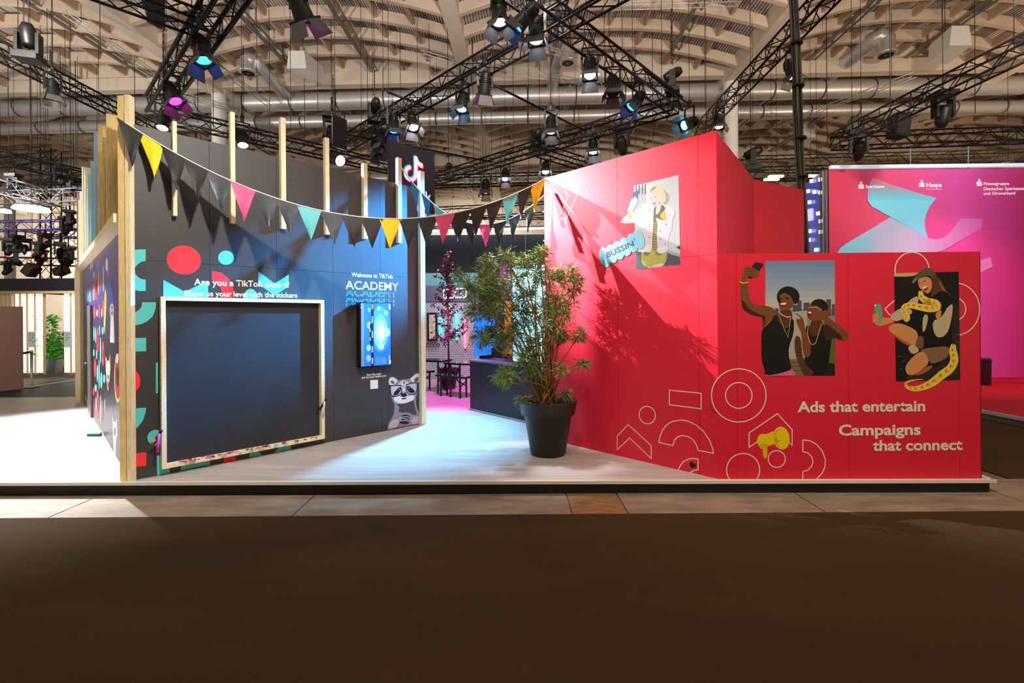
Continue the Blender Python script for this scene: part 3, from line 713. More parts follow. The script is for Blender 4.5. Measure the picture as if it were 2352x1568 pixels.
G((150, 40, 44), [(600, 620), (670, 612), (660, 650), (620, 660)]); G((246, 240, 230), [(600, 618), (672, 612), (650, 636), (612, 634)], 0)
for a, b in (((590, 566), (625, 562)), ((655, 556), (695, 566))): g.line((30, 18, 12), zD([a, b]), .009)
g.line((226, 214, 190), zD([(575, 710), (620, 750), (680, 778), (715, 765)]), .009)
g.line((206, 160, 60), zD([(580, 740), (640, 900), (685, 1000), (700, 900), (715, 770)]), .006)
G((232, 92, 150), [(470, 1436), (610, 1405), (735, 1362), (780, 1433)], 0)
g.done('photo_print', wall_f, 'photo of two friends in black tank tops taking a selfie')
# snake selfie
h = Print(WF); K = lambda c, pts, s=1: h.fill(c, smooth(zE(pts), s) if s else zE(pts))
K((24, 20, 16), [(432, 265), (1117, 248), (1133, 1395), (452, 1410)], 0)
K((206, 172, 120), [(432, 265), (700, 256), (640, 292), (560, 300), (432, 300)], 0)
K((44, 38, 30), [(1050, 620), (1122, 620), (1130, 1395), (600, 1405), (560, 1330), (900, 1250), (1040, 1000)], 0)
for x, y in ((470, 1150), (520, 1200), (480, 1290), (560, 1370), (900, 1300), (960, 1260), (1060, 1320), (1090, 1000), (1080, 920), (1000, 1350)): h.line((96, 84, 66), zE([(x, y), (x + 40, y - 8)]), .008)
SKA, SKB, BEI, BLK = (214, 142, 84), (170, 96, 50), (196, 178, 140), (16, 15, 14)
K((92, 52, 26), [(800, 290), (870, 280), (930, 340), (970, 430), (1050, 520), (990, 525), (930, 470), (900, 460), (860, 540), (815, 500), (840, 400)])
K((150, 92, 46), [(905, 330), (950, 400), (1000, 490), (960, 470), (920, 400)])
K(BLK, [(690, 480), (780, 560), (880, 480), (960, 440), (1040, 520), (1050, 620), (1040, 900), (1060, 1030), (760, 1060), (740, 940), (700, 930), (660, 860), (520, 790), (520, 700), (640, 640)])
K(BEI, [(560, 590), (620, 530), (690, 500), (690, 580), (640, 600)])
K(BEI, [(740, 700), (798, 705), (775, 830), (745, 895), (730, 860)])
K(BEI, [(1050, 585), (1055, 640), (1030, 800), (1000, 890), (950, 940), (890, 945), (850, 890), (838, 770), (920, 740), (960, 690), (1000, 620)])
K(BEI, [(380, 720), (450, 660), (540, 620), (640, 660), (580, 730), (430, 785)])
K(SKA, [(203, 710), (230, 700), (320, 740), (400, 735), (428, 780), (370, 800), (300, 825), (240, 815), (205, 770)])
K((92, 168, 128), [(215, 590), (285, 588), (300, 620), (312, 790), (240, 785)]); K((226, 226, 220), ell(232, 606, 10, 10), 0)
for y in (712, 742, 772): h.line(SKA, zE([(206, y), (272, y - 4)]), .03); h.line(SKB, zE([(210, y + 15), (270, y + 11)]), .005)
K(SKA, [(366, 840), (420, 800), (500, 790), (660, 860), (690, 930), (670, 1030), (600, 1020), (480, 960), (400, 910)])
K(SKB, [(370, 870), (430, 910), (560, 990), (640, 1030), (590, 1040), (460, 960)])
K((120, 84, 54), [(680, 930), (745, 930), (745, 1055), (700, 1070), (655, 1040)])
K((196, 176, 140), [(570, 1050), (640, 1010), (695, 1070), (690, 1100), (620, 1125)])
K((140, 100, 66), [(700, 1080), (760, 1060), (1030, 1030), (1010, 1130), (960, 1180), (830, 1230), (790, 1180)])
K(SKA, [(545, 1270), (580, 1200), (690, 1095), (760, 1100), (810, 1220), (700, 1300), (640, 1345), (570, 1340)])
K(SKB, [(640, 1345), (740, 1270), (850, 1230), (820, 1280), (720, 1340)])
K(SKA, [(865, 690), (935, 640), (930, 730), (880, 755)])
K(SKA, [(680, 350), (700, 315), (790, 295), (835, 350), (830, 430), (790, 490), (740, 450), (700, 420)])
K((150, 30, 34), [(740, 425), (790, 400), (785, 440), (760, 460)]); K((248, 242, 232), [(733, 415), (786, 398), (780, 412), (745, 432)], 0)
for a, b in (((690, 368), (712, 362)), ((738, 352), (770, 345))): h.line((60, 34, 20), zE([a, b]), .007)
K((84, 86, 58), [(617, 365), (640, 320), (690, 250), (740, 215), (800, 205), (850, 235), (885, 300), (800, 285), (700, 310), (640, 370)])
K((110, 110, 78), [(617, 365), (640, 322), (700, 308), (660, 350), (635, 376)])
def snake(pts, ws):
    n = len(pts)
    for pas, c in ((0, (240, 204, 78)), (1, (222, 146, 22))):
        L = [];Rr = []
        for i in range(n):
            a, b = pts[max(0, i - 1)], pts[min(n - 1, i + 1)]; dx, dy = b[0] - a[0], b[1] - a[1]; l = math.hypot(dx, dy)
            w = ws[i]; L.append((pts[i][0] - dy / l * w, pts[i][1] + dx / l * w)); Rr.append((pts[i][0] + dy / l * w, pts[i][1] - dx / l * w))
        if pas == 0: h.fill(c, zE(L + Rr[::-1]))
        else:
            for i in range(0, n - 1, 1):
                if i % 2 == 0:
                    q = [((L[i][0] * (1 - f) + Rr[i][0] * f), (L[i][1] * (1 - f) + Rr[i][1] * f)) for f in (.22, .78)]
                    q2 = [((L[i + 1][0] * (1 - f) + Rr[i + 1][0] * f), (L[i + 1][1] * (1 - f) + Rr[i + 1][1] * f)) for f in (.62, .38)]
                    h.fill(c, zE([q[0], q[1], q2[1], q2[0]][::1] if True else []))
def dens(pts, k=3):
    out = []
    n = len(pts)
    for i in range(n - 1):
        p0, p1_, p2_, p3_ = pts[max(0, i - 1)], pts[i], pts[i + 1], pts[min(n - 1, i + 2)]
        for j in range(k):
            t = j / k
            out.append(tuple(.5 * (2 * p1_[q] + (p2_[q] - p0[q]) * t + (2 * p0[q] - 5 * p1_[q] + 4 * p2_[q] - p3_[q]) * t * t + (3 * p1_[q] - p0[q] - 3 * p2_[q] + p3_[q]) * t ** 3) for q in range(len(p1_))))
    return out + [pts[-1]]
s1 = dens([(712, 450, 20), (725, 520, 34), (790, 560, 36), (870, 580, 38), (890, 620, 40), (820, 640, 38), (720, 625, 36), (620, 605, 32), (550, 615, 30), (530, 650, 26), (560, 700, 26), (565, 740, 36), (545, 772, 18)])
snake([p[:2] for p in s1], [p[2] for p in s1])
s2 = dens([(1060, 1015, 22), (1055, 1090, 40), (1070, 1180, 44), (1030, 1270, 44), (940, 1340, 46), (840, 1420, 42), (740, 1470, 34), (640, 1490, 26), (570, 1470, 18), (555, 1430, 12), (600, 1405, 9), (670, 1392, 6), (735, 1388, 3)])
snake([p[:2] for p in s2], [p[2] for p in s2])
h.done('photo_print', wall_f, 'photo of a kneeling person with a yellow snake taking a selfie')
# ================================================================ timber posts and battens
M_pine2 = mat('pine_warm', (246, 208, 140), .6, noise=.2, nscale=5, nstretch=(14, 14, 1.2), bump=.1)
def wpost(wall, px0, px1, ytop, ybot_z, off, thick, label, group, m=M_pine, zt=None, name='timber_batten'):
    """square timber standing proud of a wall between two photo columns"""
    a = wall.t_of(wall.px(px0, ytop, off)); b = wall.t_of(wall.px(px1, ytop, off))
    z1 = zt if zt else wall.px((px0 + px1) / 2, ytop, off).z
    P0 = wall.pt(a, ybot_z, off)
    o = MB().prism([wall.pt(a, ybot_z, off), wall.pt(b, ybot_z, off), wall.pt(b, z1, off), wall.pt(a, z1, off)], -wall.n * thick).build(name, m, None, P0)
    if label: tag(o, label, 'timber', group)
    return o
for x0, x1, yt, yb, lab in ((396.5, 406, 278, 495, 'pale timber batten on the black wall high above the red disc'), (529, 539.5, 257, 512, 'pale timber batten on the black wall high above the small turquoise disc'), (645, 656, 270, 525, 'pale timber batten on the black wall high above the turquoise chevron'), (747, 756, 316, 538, 'pale timber batten on the black wall above the far edge of the sticker board'), (835, 844, 375, 548, 'short pale timber batten on the black wall above the white academy lettering'), (914, 922.5, 362, 557, 'pale timber batten that the second flag string is tied to')):
    zb = WB.px((x0 + x1) / 2, yb, .075).z
    wpost(WB, x0, x1, yt, zb, .075, .075, lab, 'battens along the black wall top')
wpost(WB, 965, 975, 393, ZP, .085, .08, 'full-height pale timber post closing the far end of the black wall', None, name='timber_post')
ct = Vector((B0[0], B0[1], 0))
for (x0, x1, yt, nm, lab, m) in ((285.5, 297.5, 217, 'timber_post', 'full-height pale timber post at the black wall corner', M_pine), (270.5, 286, 219, 'timber_post', 'full-height warm timber post beside the purple wall corner', M_pine2)):
    Y = 5.30
    a, b = at_y(x0 + 5, 1100, Y), at_y(x1 + 5.5, 1100, Y); z1 = at_y(x0 + 6, yt, Y).z
    wd = b.x - a.x
    o = MB().box2((a.x, Y, ZP), (b.x, Y + .075, z1)).build(nm, m, None, (a.x, Y, ZP)); tag(o, lab, 'timber')
# purple wall: rail, slats, far post
RZ = 3.06
rl = MB().bar(WP.pt(.05, RZ + .05, .06), WP.pt(LP + .05, RZ + .05, .06), .13, .1).build('timber_rail', M_pine, None, WP.pt(.05, RZ, .06)); tag(rl, 'long timber rail capping the purple printed wall', 'timber')
po = MB().box2(WP.pt(LP + .10, ZP, .05) - Vector((.06, .06, 0)), WP.pt(LP + .10, RZ, .05) + Vector((.06, .06, 0))).build('timber_post', M_pine, None, WP.pt(LP, ZP, .0)); tag(po, 'timber post at the far end of the purple wall', 'timber')
M_bluep = mat('pine_blue', (168, 214, 232), .6, noise=.06, nscale=4, nstretch=(10, 10, 1)); M_pinkp = mat('pine_pink', (226, 160, 170), .6)
slats = [(259, 270, 260, M_pine2), (249, 259, 290, M_pine2), (238, 248.5, 284, M_pine2), (228.5, 237.5, 300, M_bluep), (219.5, 228, 370, M_bluep), (213, 219, 399, M_bluep), (206, 212.5, 387, M_pine), (199.5, 205.5, 382, M_pine), (195, 199, 440, M_pine), (190.5, 194.5, 459, M_pine), (186, 190, 442, M_pinkp)]
ORD = 'first second third fourth fifth sixth seventh eighth ninth tenth eleventh'.split()
for i_, (x0, x1, yt, m) in enumerate(slats):
    wp = WP.px((x0 + x1) / 2, 560, .06); t = WP.t_of(wp); z1 = WP.px((x0 + x1) / 2, yt, .06).z
    c = WP.pt(t, 0, .06); R3 = Matrix(((Ev[0], -Dv[0], 0), (Ev[1], -Dv[1], 0), (0, 0, 1)))
    o = MB().box((c.x, c.y, (RZ + .1 + z1) / 2), (.05, .15, z1 - RZ - .1), R3).build('timber_stud', m, None, (c.x, c.y, RZ + .1))
    col = 'pale blue tipped' if m is M_bluep else ('pink tipped' if m is M_pinkp else ('warm pine' if m is M_pine2 else 'pale pine'))
    tag(o, '%s timber stud on the purple wall rail, %s from the corner posts' % (col, ORD[i_]), 'timber', 'timber slats on the purple wall')

# ================================================================ sticker board on the black wall
DF = .11
t0, t1 = WB.t_of(WB.px(369, 700, DF)), WB.t_of(WB.px(743, 700, DF))
tl, tr = WB.t_of(WB.px(372, 900, DF)), WB.t_of(WB.px(747, 900, DF))
ta, tb = (t0 + tl) / 2, (tr + t1) / 2
zt = (WB.px(369, 683, DF).z + WB.px(741, 687, DF).z) / 2; zb = (WB.px(375, 1082, DF).z + WB.px(748, 1003, DF).z) / 2
bd = thing('sticker_board', 'large framed black sticker board hung on the black wall', 'board', WB.pt(ta, zb))
fw = .045
def wbox(wall, a, b, z0, z1, o0, o1, name, m, parent):
    return MB().prism([wall.pt(a, z0, o0), wall.pt(b, z0, o0), wall.pt(b, z1, o0), wall.pt(a, z1, o0)], wall.n * (o1 - o0)).build(name, m, parent)
wbox(WB, ta, tb, zt - fw, zt, .006, DF, 'frame_rail', M_pine, bd); wbox(WB, ta, tb, zb, zb + fw, .006, DF, 'frame_rail', M_pine, bd)
wbox(WB, ta, ta + fw, zb + fw, zt - fw, .006, DF, 'frame_stile', M_pine, bd); wbox(WB, tb - fw, tb, zb + fw, zt - fw, .006, DF, 'frame_stile', M_pine, bd)
wbox(WB, ta + fw, tb - fw, zb + fw, zt - fw, .006, .03, 'board_face', mat('board_black', (40, 41, 45), .5, noise=.12, nscale=3), bd)
perf = mat('perforated_tape', (196, 164, 120), .5)
_nt = perf.node_tree; _tc = _nt.nodes.new('ShaderNodeTexCoord'); _vo = _nt.nodes.new('ShaderNodeTexVoronoi'); _vo.inputs['Scale'].default_value = 60
_cr = _nt.nodes.new('ShaderNodeValToRGB'); _cr.color_ramp.elements[0].position = .3; _cr.color_ramp.elements[0].color = lin((40, 30, 26)) + (1,); _cr.color_ramp.elements[1].position = .45; _cr.color_ramp.elements[1].color = lin((214, 190, 150)) + (1,)
_nt.links.new(_tc.outputs['Object'], _vo.inputs['Vector']); _nt.links.new(_vo.outputs[0], _cr.inputs[0]); _nt.links.new(_cr.outputs[0], _nt.nodes['Principled BSDF'].inputs['Base Color'])
hh = zt - zb
wbox(WB, ta - .004, ta, zb + .35 * hh * .55, zt, .01, DF, 'patterned_tape', perf, bd); wbox(WB, tb, tb + .004, zb + .35 * hh, zt, .01, DF, 'patterned_tape', perf, bd)
for i in range(60):
    t = ta + .1 + random.random() * (tb - ta - .2)
    c = random.choice([TEAL, (240, 70, 150), (230, 230, 235), (30, 30, 40), (250, 60, 70)])
    o = MB().box(WB.pt(t, zb + fw + .006, .07 + random.random() * .1), (.035, .02, .008), Matrix.Rotation(random.random() * 3, 3, 'Z')).build('loose_sticker', flat(c), None)
    tag(o, 'small %s sticker lying on the lower frame of the sticker board' % {TEAL: 'turquoise', (240, 70, 150): 'pink', (230, 230, 235): 'white', (30, 30, 40): 'black', (250, 60, 70): 'red'}[c], 'sticker', 'stickers on the board ledge')
for (x, y, off) in ((366, 1003, DF), (744, 928, DF)):
    c = WB.px(x, y, off); cl = thing('pen_clip', 'black clip with %s pen hung on the sticker board frame' % ('an orange and purple' if x < 500 else 'a white'), 'clip', c)
    MB().bar(c + Vector((-.05, -.02, -.08)), c + Vector((.04, -.02, .08)), .03, .02).build('clip', M_body, cl)
    MB().tube(c + Vector((-.0, -.03, -.17)), c + Vector((.02, -.03, .05)), .013, 8).build('pen', flat((226, 80, 200) if x < 500 else (230, 230, 230)), cl)
    MB().tube(c + Vector((-.06, -.03, -.07)), c + Vector((-.02, -.03, -.02)), .015, 8).build('cap', flat((250, 130, 30) if x < 500 else (40, 40, 44)), cl)

# ================================================================ wall screen
OT = .12
a, b = WB.t_of(WB.px(826, 760, OT)), WB.t_of(WB.px(899.5, 760, OT)); z1 = (WB.px(826, 694, OT).z + WB.px(899, 694.5, OT).z) / 2; z0 = (WB.px(826, 844.5, OT).z + WB.px(899, 838, OT).z) / 2
tv = thing('wall_screen', 'upright flat screen with blue bokeh picture on the black wall', 'screen', WB.pt(a, z0))
wbox(WB, a, b, z0, z1, .02, OT, 'casing', mat('screen_black', (14, 14, 18), .25), tv)
EM = lambda rgb, k=1.0: mat('lit_%d_%d_%d_%d' % (rgb + (int(k * 10),)), rgb, .3, emit=k)
s = Print(WB, OT + .002)
SB = (22, 84, 200)
zS = zB
def S(c, pts, k=1.0): s.fill(EM(c, k), zS(pts))
S((104, 122, 136), [(334, 395), (358, 395), (358, 938), (334, 940)], .8)
S((30, 104, 214), [(358, 395), (588, 397), (590, 922), (358, 938)], 1.0)
for c, cx, cy, rx, ry in (((52, 130, 228), 500, 620, 85, 200), ((90, 168, 240), 500, 640, 62, 150), ((150, 206, 250), 500, 640, 42, 100), ((214, 236, 255), 510, 650, 26, 55), ((140, 196, 245), 553, 645, 32, 38), ((150, 190, 245), 504, 766, 25, 30), ((60, 116, 220), 486, 888, 32, 36), ((150, 190, 245), 484, 440, 14, 18), ((110, 170, 240), 548, 480, 18, 22), ((140, 190, 245), 402, 585, 17, 30), ((120, 180, 242), 398, 780, 18, 28), ((110, 160, 236), 398, 868, 20, 30), ((90, 150, 232), 402, 452, 14, 20), ((70, 130, 224), 530, 890, 20, 26)):
    S(c, ell(cx, cy, rx, ry, 0, 18))
S((20, 36, 66), [(420, 396), (442, 396), (442, 933), (420, 934)], .6); S((20, 36, 66), [(408, 575), (420, 570), (420, 755), (408, 745)], .6)
for y0, y1 in ((405, 445), (510, 565), (635, 692), (765, 818), (865, 915)): S((214, 226, 240), [(427, y0), (434, y0), (434, y1), (427, y1)], 1.0)
for y0 in (615, 690): S((240, 248, 255), [(409, y0), (414, y0), (414, y0 + 25), (409, y0 + 25)])
S((240, 248, 255), [(572, 405), (586, 405), (586, 445), (572, 445)]); S((240, 248, 255), [(575, 885), (588, 884), (588, 913), (575, 914)]); S((240, 248, 255), [(574, 842), (578, 842), (578, 880), (574, 880)])
for y0 in (405, 430): S((240, 248, 255), ell(336, y0 + 4, 5, 6, 0, 10))
s.b.build('display', [c for c in s.cols], tv)
lettering(WB, tv, 'BILDER', zS.one(428, 508), zS.one(429, 512), zS.one(428, 508), (255, 255, 255)) if False else None

# ================================================================ bunting
M_cord = mat('white_cord', (244, 240, 232), .7)
FLAGC = {'k': mat('flag_black', (38, 36, 38), .6, noise=.2, nscale=6), 'y': mat('flag_yellow', (250, 212, 6), .6), 'p': mat('flag_pink', (244, 84, 140), .55), 'c': mat('flag_turquoise', (104, 198, 206), .6), 'b': mat('flag_blue', (20, 130, 210), .6), 'n': mat('flag_navy', (44, 54, 72), .6), 'g': mat('flag_grey', (70, 76, 84), .4, noise=.3, nscale=9)}
def bunting(P0, P1, pmid, flags, label, fwid=.29, fh=.40):
    P0, P1 = Vector(P0), Vector(P1); tm, zm = pmid
    # parabola through the ends and the low point
    z0, z1 = P0.z, P1.z; A = (zm - z0 - (z1 - z0) * tm) / (tm * tm - tm)
    pt = lambda t: Vector((P0.x + (P1.x - P0.x) * t, P0.y + (P1.y - P0.y) * t, z0 + (z1 - z0 - A) * t + A * t * t))
    t_ = thing('bunting', label, 'bunting', P0)
    MB().path([pt(i / 40) for i in range(41)], .008, 5).build('cord', M_cord, t_)
    for px, c, swing in flags:
        # parameter where the cord crosses this photo column
        lo, hi = 0.0, 1.0
        f = lambda t: CX + F * pt(t).x / pt(t).y - px
        for _ in range(40):
            m_ = (lo + hi) / 2
            if f(m_) < 0: lo = m_
            else: hi = m_
        t = lo; d = (pt(min(1, t + .01)) - pt(max(0, t - .01))).normalized(); C = pt(t)
        a, b = C - d * fwid / 2, C + d * fwid / 2
        tip = C + Vector((0, 0, -fh)) + d * (-d.z * fh * .5) + Vector((.04 * swing, -.07 * abs(swing), 0))
        g = MB(); n = 6; side = d.cross(Vector((0, 0, 1))).normalized(); vv = []
        for i in range(n + 1):
            q = i / n; w = 1 - q
            for j in range(4):
                e_ = j / 3; base = a.lerp(b, .5 + (e_ - .5) * w); p = base.lerp(base + (tip - C), q)
                vv.append(p + side * (.03 * math.sin(2.2 * e_ * PI + q * 4 + px) * q * (1 if swing else .5)))
        g.add(vv, [(i * 4 + j, i * 4 + j + 1, (i + 1) * 4 + j + 1, (i + 1) * 4 + j) for i in range(n) for j in range(3)], True)
        g.build('flag', FLAGC[c], t_)
    return t_
PA0 = Vector((-4.30, 5.27, 4.16)); PA1 = WR.pt(2.51, HR - .02, .02)
YA = lambda px: None
def cross_t(P0, P1, px):
    k = (px - CX) / F; return (k * P0.y - P0.x) / ((P1.x - P0.x) - k * (P1.y - P0.y))
tm = cross_t(PA0, PA1, 840); Ym = PA0.y + (PA1.y - PA0.y) * tm
bunting(PA0, PA1, (tm, at_y(840, 499, Ym).z), [(302, 'k', -1), (348, 'y', -.6), (400, 'k', -.6), (452, 'k', -.8), (503, 'g', -.5), (560, 'p', -.8), (612, 'g', -.3), (662, 'g', -.2), (712, 'c', -.3), (765, 'g', 0), (812, 'k', .2), (856, 'k', 0), (899, 'y', 0), (943, 'k', .1), (985, 'k', .1), (1024, 'p', .3), (1063, 'k', .2), (1102, 'k', .3), (1138, 'k', .3), (1175, 'c', .4), (1207, 'k', .5), (1238, 'y', .6)],
        'long string of coloured triangular flags from the corner post to the tall red wall')
wq = WB.px(920, 382, .09); PB1 = WR.pt(2.42, HR - .22, .03)
tm = cross_t(wq, PB1, 1080); Ym = wq.y + (PB1.y - wq.y) * tm
bunting(wq, PB1, (tm, at_y(1080, 512, Ym).z), [(955, 'b', -.8), (980, 'b', -.6), (1008, 'c', -.5), (1044, 'n', -.2), (1080, 'k', 0), (1116, 'p', .2), (1150, 'k', .2), (1186, 'n', .3), (1222, 'n', .4)],
        'second string of flags from a black wall batten to the tall red wall', .24, .34)

# ================================================================ potted shrub in front of the red wall
pc = at_z(1259, 1041, ZP); pc.z = ZP
Mpot = mat('pot_black', (40, 38, 36), .45)
def pot(t, c, s, m=Mpot):
    p_ = MB().lathe([(.0, .005), (.205 * s, .005), (.235 * s, .02), (.315 * s, .52 * s), (.352 * s, .53 * s), (.385 * s, .70 * s), (.395 * s, .715 * s), (.375 * s, .72 * s), (.35 * s, .70 * s), (.34 * s, .60 * s)], c, 36).build('pot', m, t)
    MB().lathe([(.345 * s, .62 * s), (.2 * s, .65 * s), (0, .66 * s)], c, 24).build('soil', mat('soil', (40, 30, 22), .9, noise=.3, nscale=30), p_)
sh = thing('potted_shrub', 'tall leafy shrub in a black plastic pot before the red wall', 'plant', pc)
pot(sh, pc, 1.0)
M_bark = mat('bark', (156, 112, 60), .8, noise=.2, nscale=20); M_leaf = mat('leaf_green', (108, 138, 62), .38, noise=.3, nscale=3); M_leaf2 = mat('leaf_light', (160, 184, 116), .4, noise=.2, nscale=5); M_dry = mat('leaf_dry', (196, 160, 90), .6)
rng = random.Random(11)
clusters = [(1120, 640, 46), (1080, 668, 36), (1165, 596, 34), (1185, 640, 44), (1240, 592, 24), (1262, 640, 46), (1302, 632, 34), (1135, 715, 50), (1195, 715, 54), (1250, 715, 50), (1300, 705, 34), (1105, 775, 32), (1160, 785, 42), (1235, 790, 44), (1318, 665, 22), (1330, 770, 20), (1290, 770, 26), (1058, 636, 20), (1150, 870, 24), (1165, 862, 26), (1290, 850, 20), (1225, 850, 34), (1335, 835, 16), (1205, 600, 26), (1095, 710, 30), (1140, 668, 40), (1215, 680, 44), (1275, 690, 38), (1185, 760, 40), (1230, 625, 36), (1248, 575, 14), (1120, 600, 22), (1325, 640, 18), (1255, 890, 22), (1200, 920, 14), (1300, 905, 14), (1238, 925, 12), (1275, 740, 40), (1210, 820, 34)]
twigs = MB(); lv = [MB(), MB(), MB()]
def leaf(mb, p, d, L, w):
    d = d.normalized(); sd = d.cross(Vector((rng.uniform(-1, 1), rng.uniform(-1, 1), rng.uniform(-1, 1)))).normalized()
    q = p + d * L * .5 + Vector((0, 0, -.006)); e_ = p + d * L + Vector((0, 0, -.015))
    mb.add([p, q + sd * w, e_, q - sd * w], [(0, 1, 2, 3)])
for i, (px, py, r) in enumerate(clusters):
    Yc = pc.y + rng.uniform(-.28, .22); c = at_y(px, py, Yc); rr = r / F * Yc
    while (WR.p - c).dot(-WR.n) < rr * .9 + .06 and Yc > 5.5: Yc -= .05; c = at_y(px, py, Yc)
    base = pc + Vector((rng.uniform(-.14, .14), rng.uniform(-.1, .1), .66))
    mid = base.lerp(c, .5) + Vector((rng.uniform(-.05, .05) - (c.x - base.x) * .18, rng.uniform(-.05, .05), .06))
    pts = [base.lerp(mid, k / 4) for k in range(4)] + [mid.lerp(c, k / 4) for k in range(5)]
    twigs.path(pts, [.014 * (1 - .75 * k / 8) + .002 for k in range(9)], 5)
    for j in range(max(6, int(r * 1.35))):
        u = Vector((rng.gauss(0, 1), rng.gauss(0, 1), rng.gauss(.1, 1))).normalized() * rr * rng.uniform(.25, 1.05)
        s0 = c + u * .15; s1 = c + u
        s1.z = max(s1.z, ZP + .55)
        if (WR.p - s1).dot(-WR.n) < .1: continue
        twigs.tube(s0, s1, .003, 3, .0015, False)
        for k in range(11):
            f = k / 10; p = s0.lerp(s1, .35 + .65 * f)
            dd = (s1 - s0).normalized() * rng.uniform(.3, 1) + Vector((rng.uniform(-1, 1), rng.uniform(-1, 1), rng.uniform(-.7, .8))) * .75
            which = 2 if (i in (20, 34, 35) and rng.random() < .5) else (1 if rng.random() < .3 else 0)
            leaf(lv[which], p, dd, rng.uniform(.06, .11), rng.uniform(.0042, .0062))
twigs.build('branches', M_bark, sh)
for mb, m in zip(lv, (M_leaf, M_leaf2, M_dry)):
    o = mb.build('foliage', m, sh); o['kind'] = 'stuff'

# ================================================================ hanging sign tower with the logo
Ys = 9.6
SL = at_y(893, 321, Ys); SRr = None
WS = Wall((SL.x, SL.y), Dv, (Dv[1], -Dv[0]))
tR = WS.t_of(WS.px(998, 349)); zTop = SL.z; zBot = WS.px(998, 492).z
sg = thing('hanging_sign', 'black box sign with a music note logo hung behind the black wall', 'sign', WS.pt(0, zBot))
MB().prism([WS.pt(0, zBot), WS.pt(tR, zBot), WS.pt(tR, zTop), WS.pt(0, zTop)], -WS.n * .07).build('box', mat('sign_black', (34, 32, 38), .5), sg)
zG = Zm(880, 300, 8.708)
note = [(622, 515), (680, 515), (695, 570), (725, 620), (760, 650), (795, 660), (790, 750), (745, 735), (690, 690), (692, 860), (685, 920), (655, 975), (610, 1010), (560, 1018), (500, 1005), (450, 960), (425, 900), (418, 840), (428, 770), (460, 725), (505, 700), (558, 695), (558, 768), (520, 775), (490, 810), (487, 870), (505, 915), (545, 940), (585, 940), (610, 915), (622, 870)]
for dx, dy, c, k in ((18, 22, (214, 30, 84), 1), (-20, -24, (50, 170, 178), 1.6), (0, 0, (224, 216, 230), 2.2)):
    Print(WS, .003 * k).fill(EM(c, .55), [(880 + (x + dx) / 8.708, 300 + (y + dy) / 8.708) for x, y in note]).done('logo', sg)
lettering(WS, sg, 'TikTok', zG.one(250, 1370), zG.one(978, 1425), zG.one(250, 1150), None, .02, m=EM((224, 216, 230), .5))
for q in (.1, .9):
    MB().tube(WS.pt(tR * q, zTop, -.035), WS.pt(tR * q, zTop + 1.0, -.035), .006, 4).build('suspension_wire', M_black_steel, sg)
# ================================================================ inside of the booth
wd = struct('wall_rear'); tag(wd, 'dark navy rear wall rising behind the booth counter', 'wall')
Mnavy = mat('navy_wall', (20, 24, 44), .6)
YN = 15.5
a, b = at_y(960, 540, YN), at_y(1330, 538, YN)
for i in range(3): MB().box2((a.x + (b.x - a.x) * i / 3 + .004, YN, ZP), (a.x + (b.x - a.x) * (i + 1) / 3 - .004, YN + .1, a.z)).build('panel', Mnavy, wd)
lb = thing('light_bar', 'long thin white light bar above the navy wall', 'light', at_y(978, 530, 15.2))
MB().tube(at_y(960, 530.5, 15.2), at_y(1300, 522.5, 15.2), .035, 8).build('tube', glow('bar_white', (225, 250, 250), 9), lb)
for px_ in (990, 1130, 1270): MB().tube(at_y(px_, 526, 15.22), at_y(px_, 526, 15.22) + Vector((0, 0, 6.4)), .008, 4).build('suspension_wire', M_black_steel, lb)
MB().bar(at_y(960, 527, 15.22), at_y(1300, 519, 15.22), .05, .04).build('housing', M_body, lb)
# tiled wall
wt = struct('wall_tiled'); tag(wt, 'white tiled wall with neon tubes under a grey header', 'wall')
Mtile = mat('white_tiles', (226, 226, 240), .3)
_nt = Mtile.node_tree; _tc = _nt.nodes.new('ShaderNodeTexCoord'); _mp = _nt.nodes.new('ShaderNodeMapping'); _mp.inputs['Rotation'].default_value = (PI / 2, 0, 0)
_br = _nt.nodes.new('ShaderNodeTexBrick'); _br.inputs['Scale'].default_value = 6; _br.inputs['Mortar Size'].default_value = .045; _br.inputs['Color1'].default_value = lin((232, 232, 244)) + (1,); _br.inputs['Color2'].default_value = lin((214, 214, 230)) + (1,); _br.inputs['Mortar'].default_value = lin((120, 120, 146)) + (1,)
_br.inputs['Brick Width'].default_value = .5; _br.inputs['Row Height'].default_value = .32
_nt.links.new(_tc.outputs['Object'], _mp.inputs[0]); _nt.links.new(_mp.outputs[0], _br.inputs['Vector']); _nt.links.new(_br.outputs[0], _nt.nodes['Principled BSDF'].inputs['Base Color'])
YT = 14.2
x0, x1 = at_y(930, 700, YT).x, at_y(1100, 700, YT).x
zA_, zB_, zC_ = at_y(1000, 692, YT).z, at_y(1000, 656, YT).z, at_y(1000, 627, YT).z
MB().box2((x0, YT, ZP), (x1, YT + .1, zA_)).build('tiling', Mtile, wt)
MB().box2((x0, YT - .05, zA_), (x1, YT + .1, zB_)).build('header', mat('header_grey', (96, 100, 122), .6), wt)
MB().box2((x0, YT - .02, zB_), (x1, YT + .1, zC_)).build('header_band', mat('header_teal', (104, 160, 168), .6), wt)
zI = Zm(970, 520, 3.562)
def I(x, y, Y=YT): return at_y(*zI.one(x, y), Y)
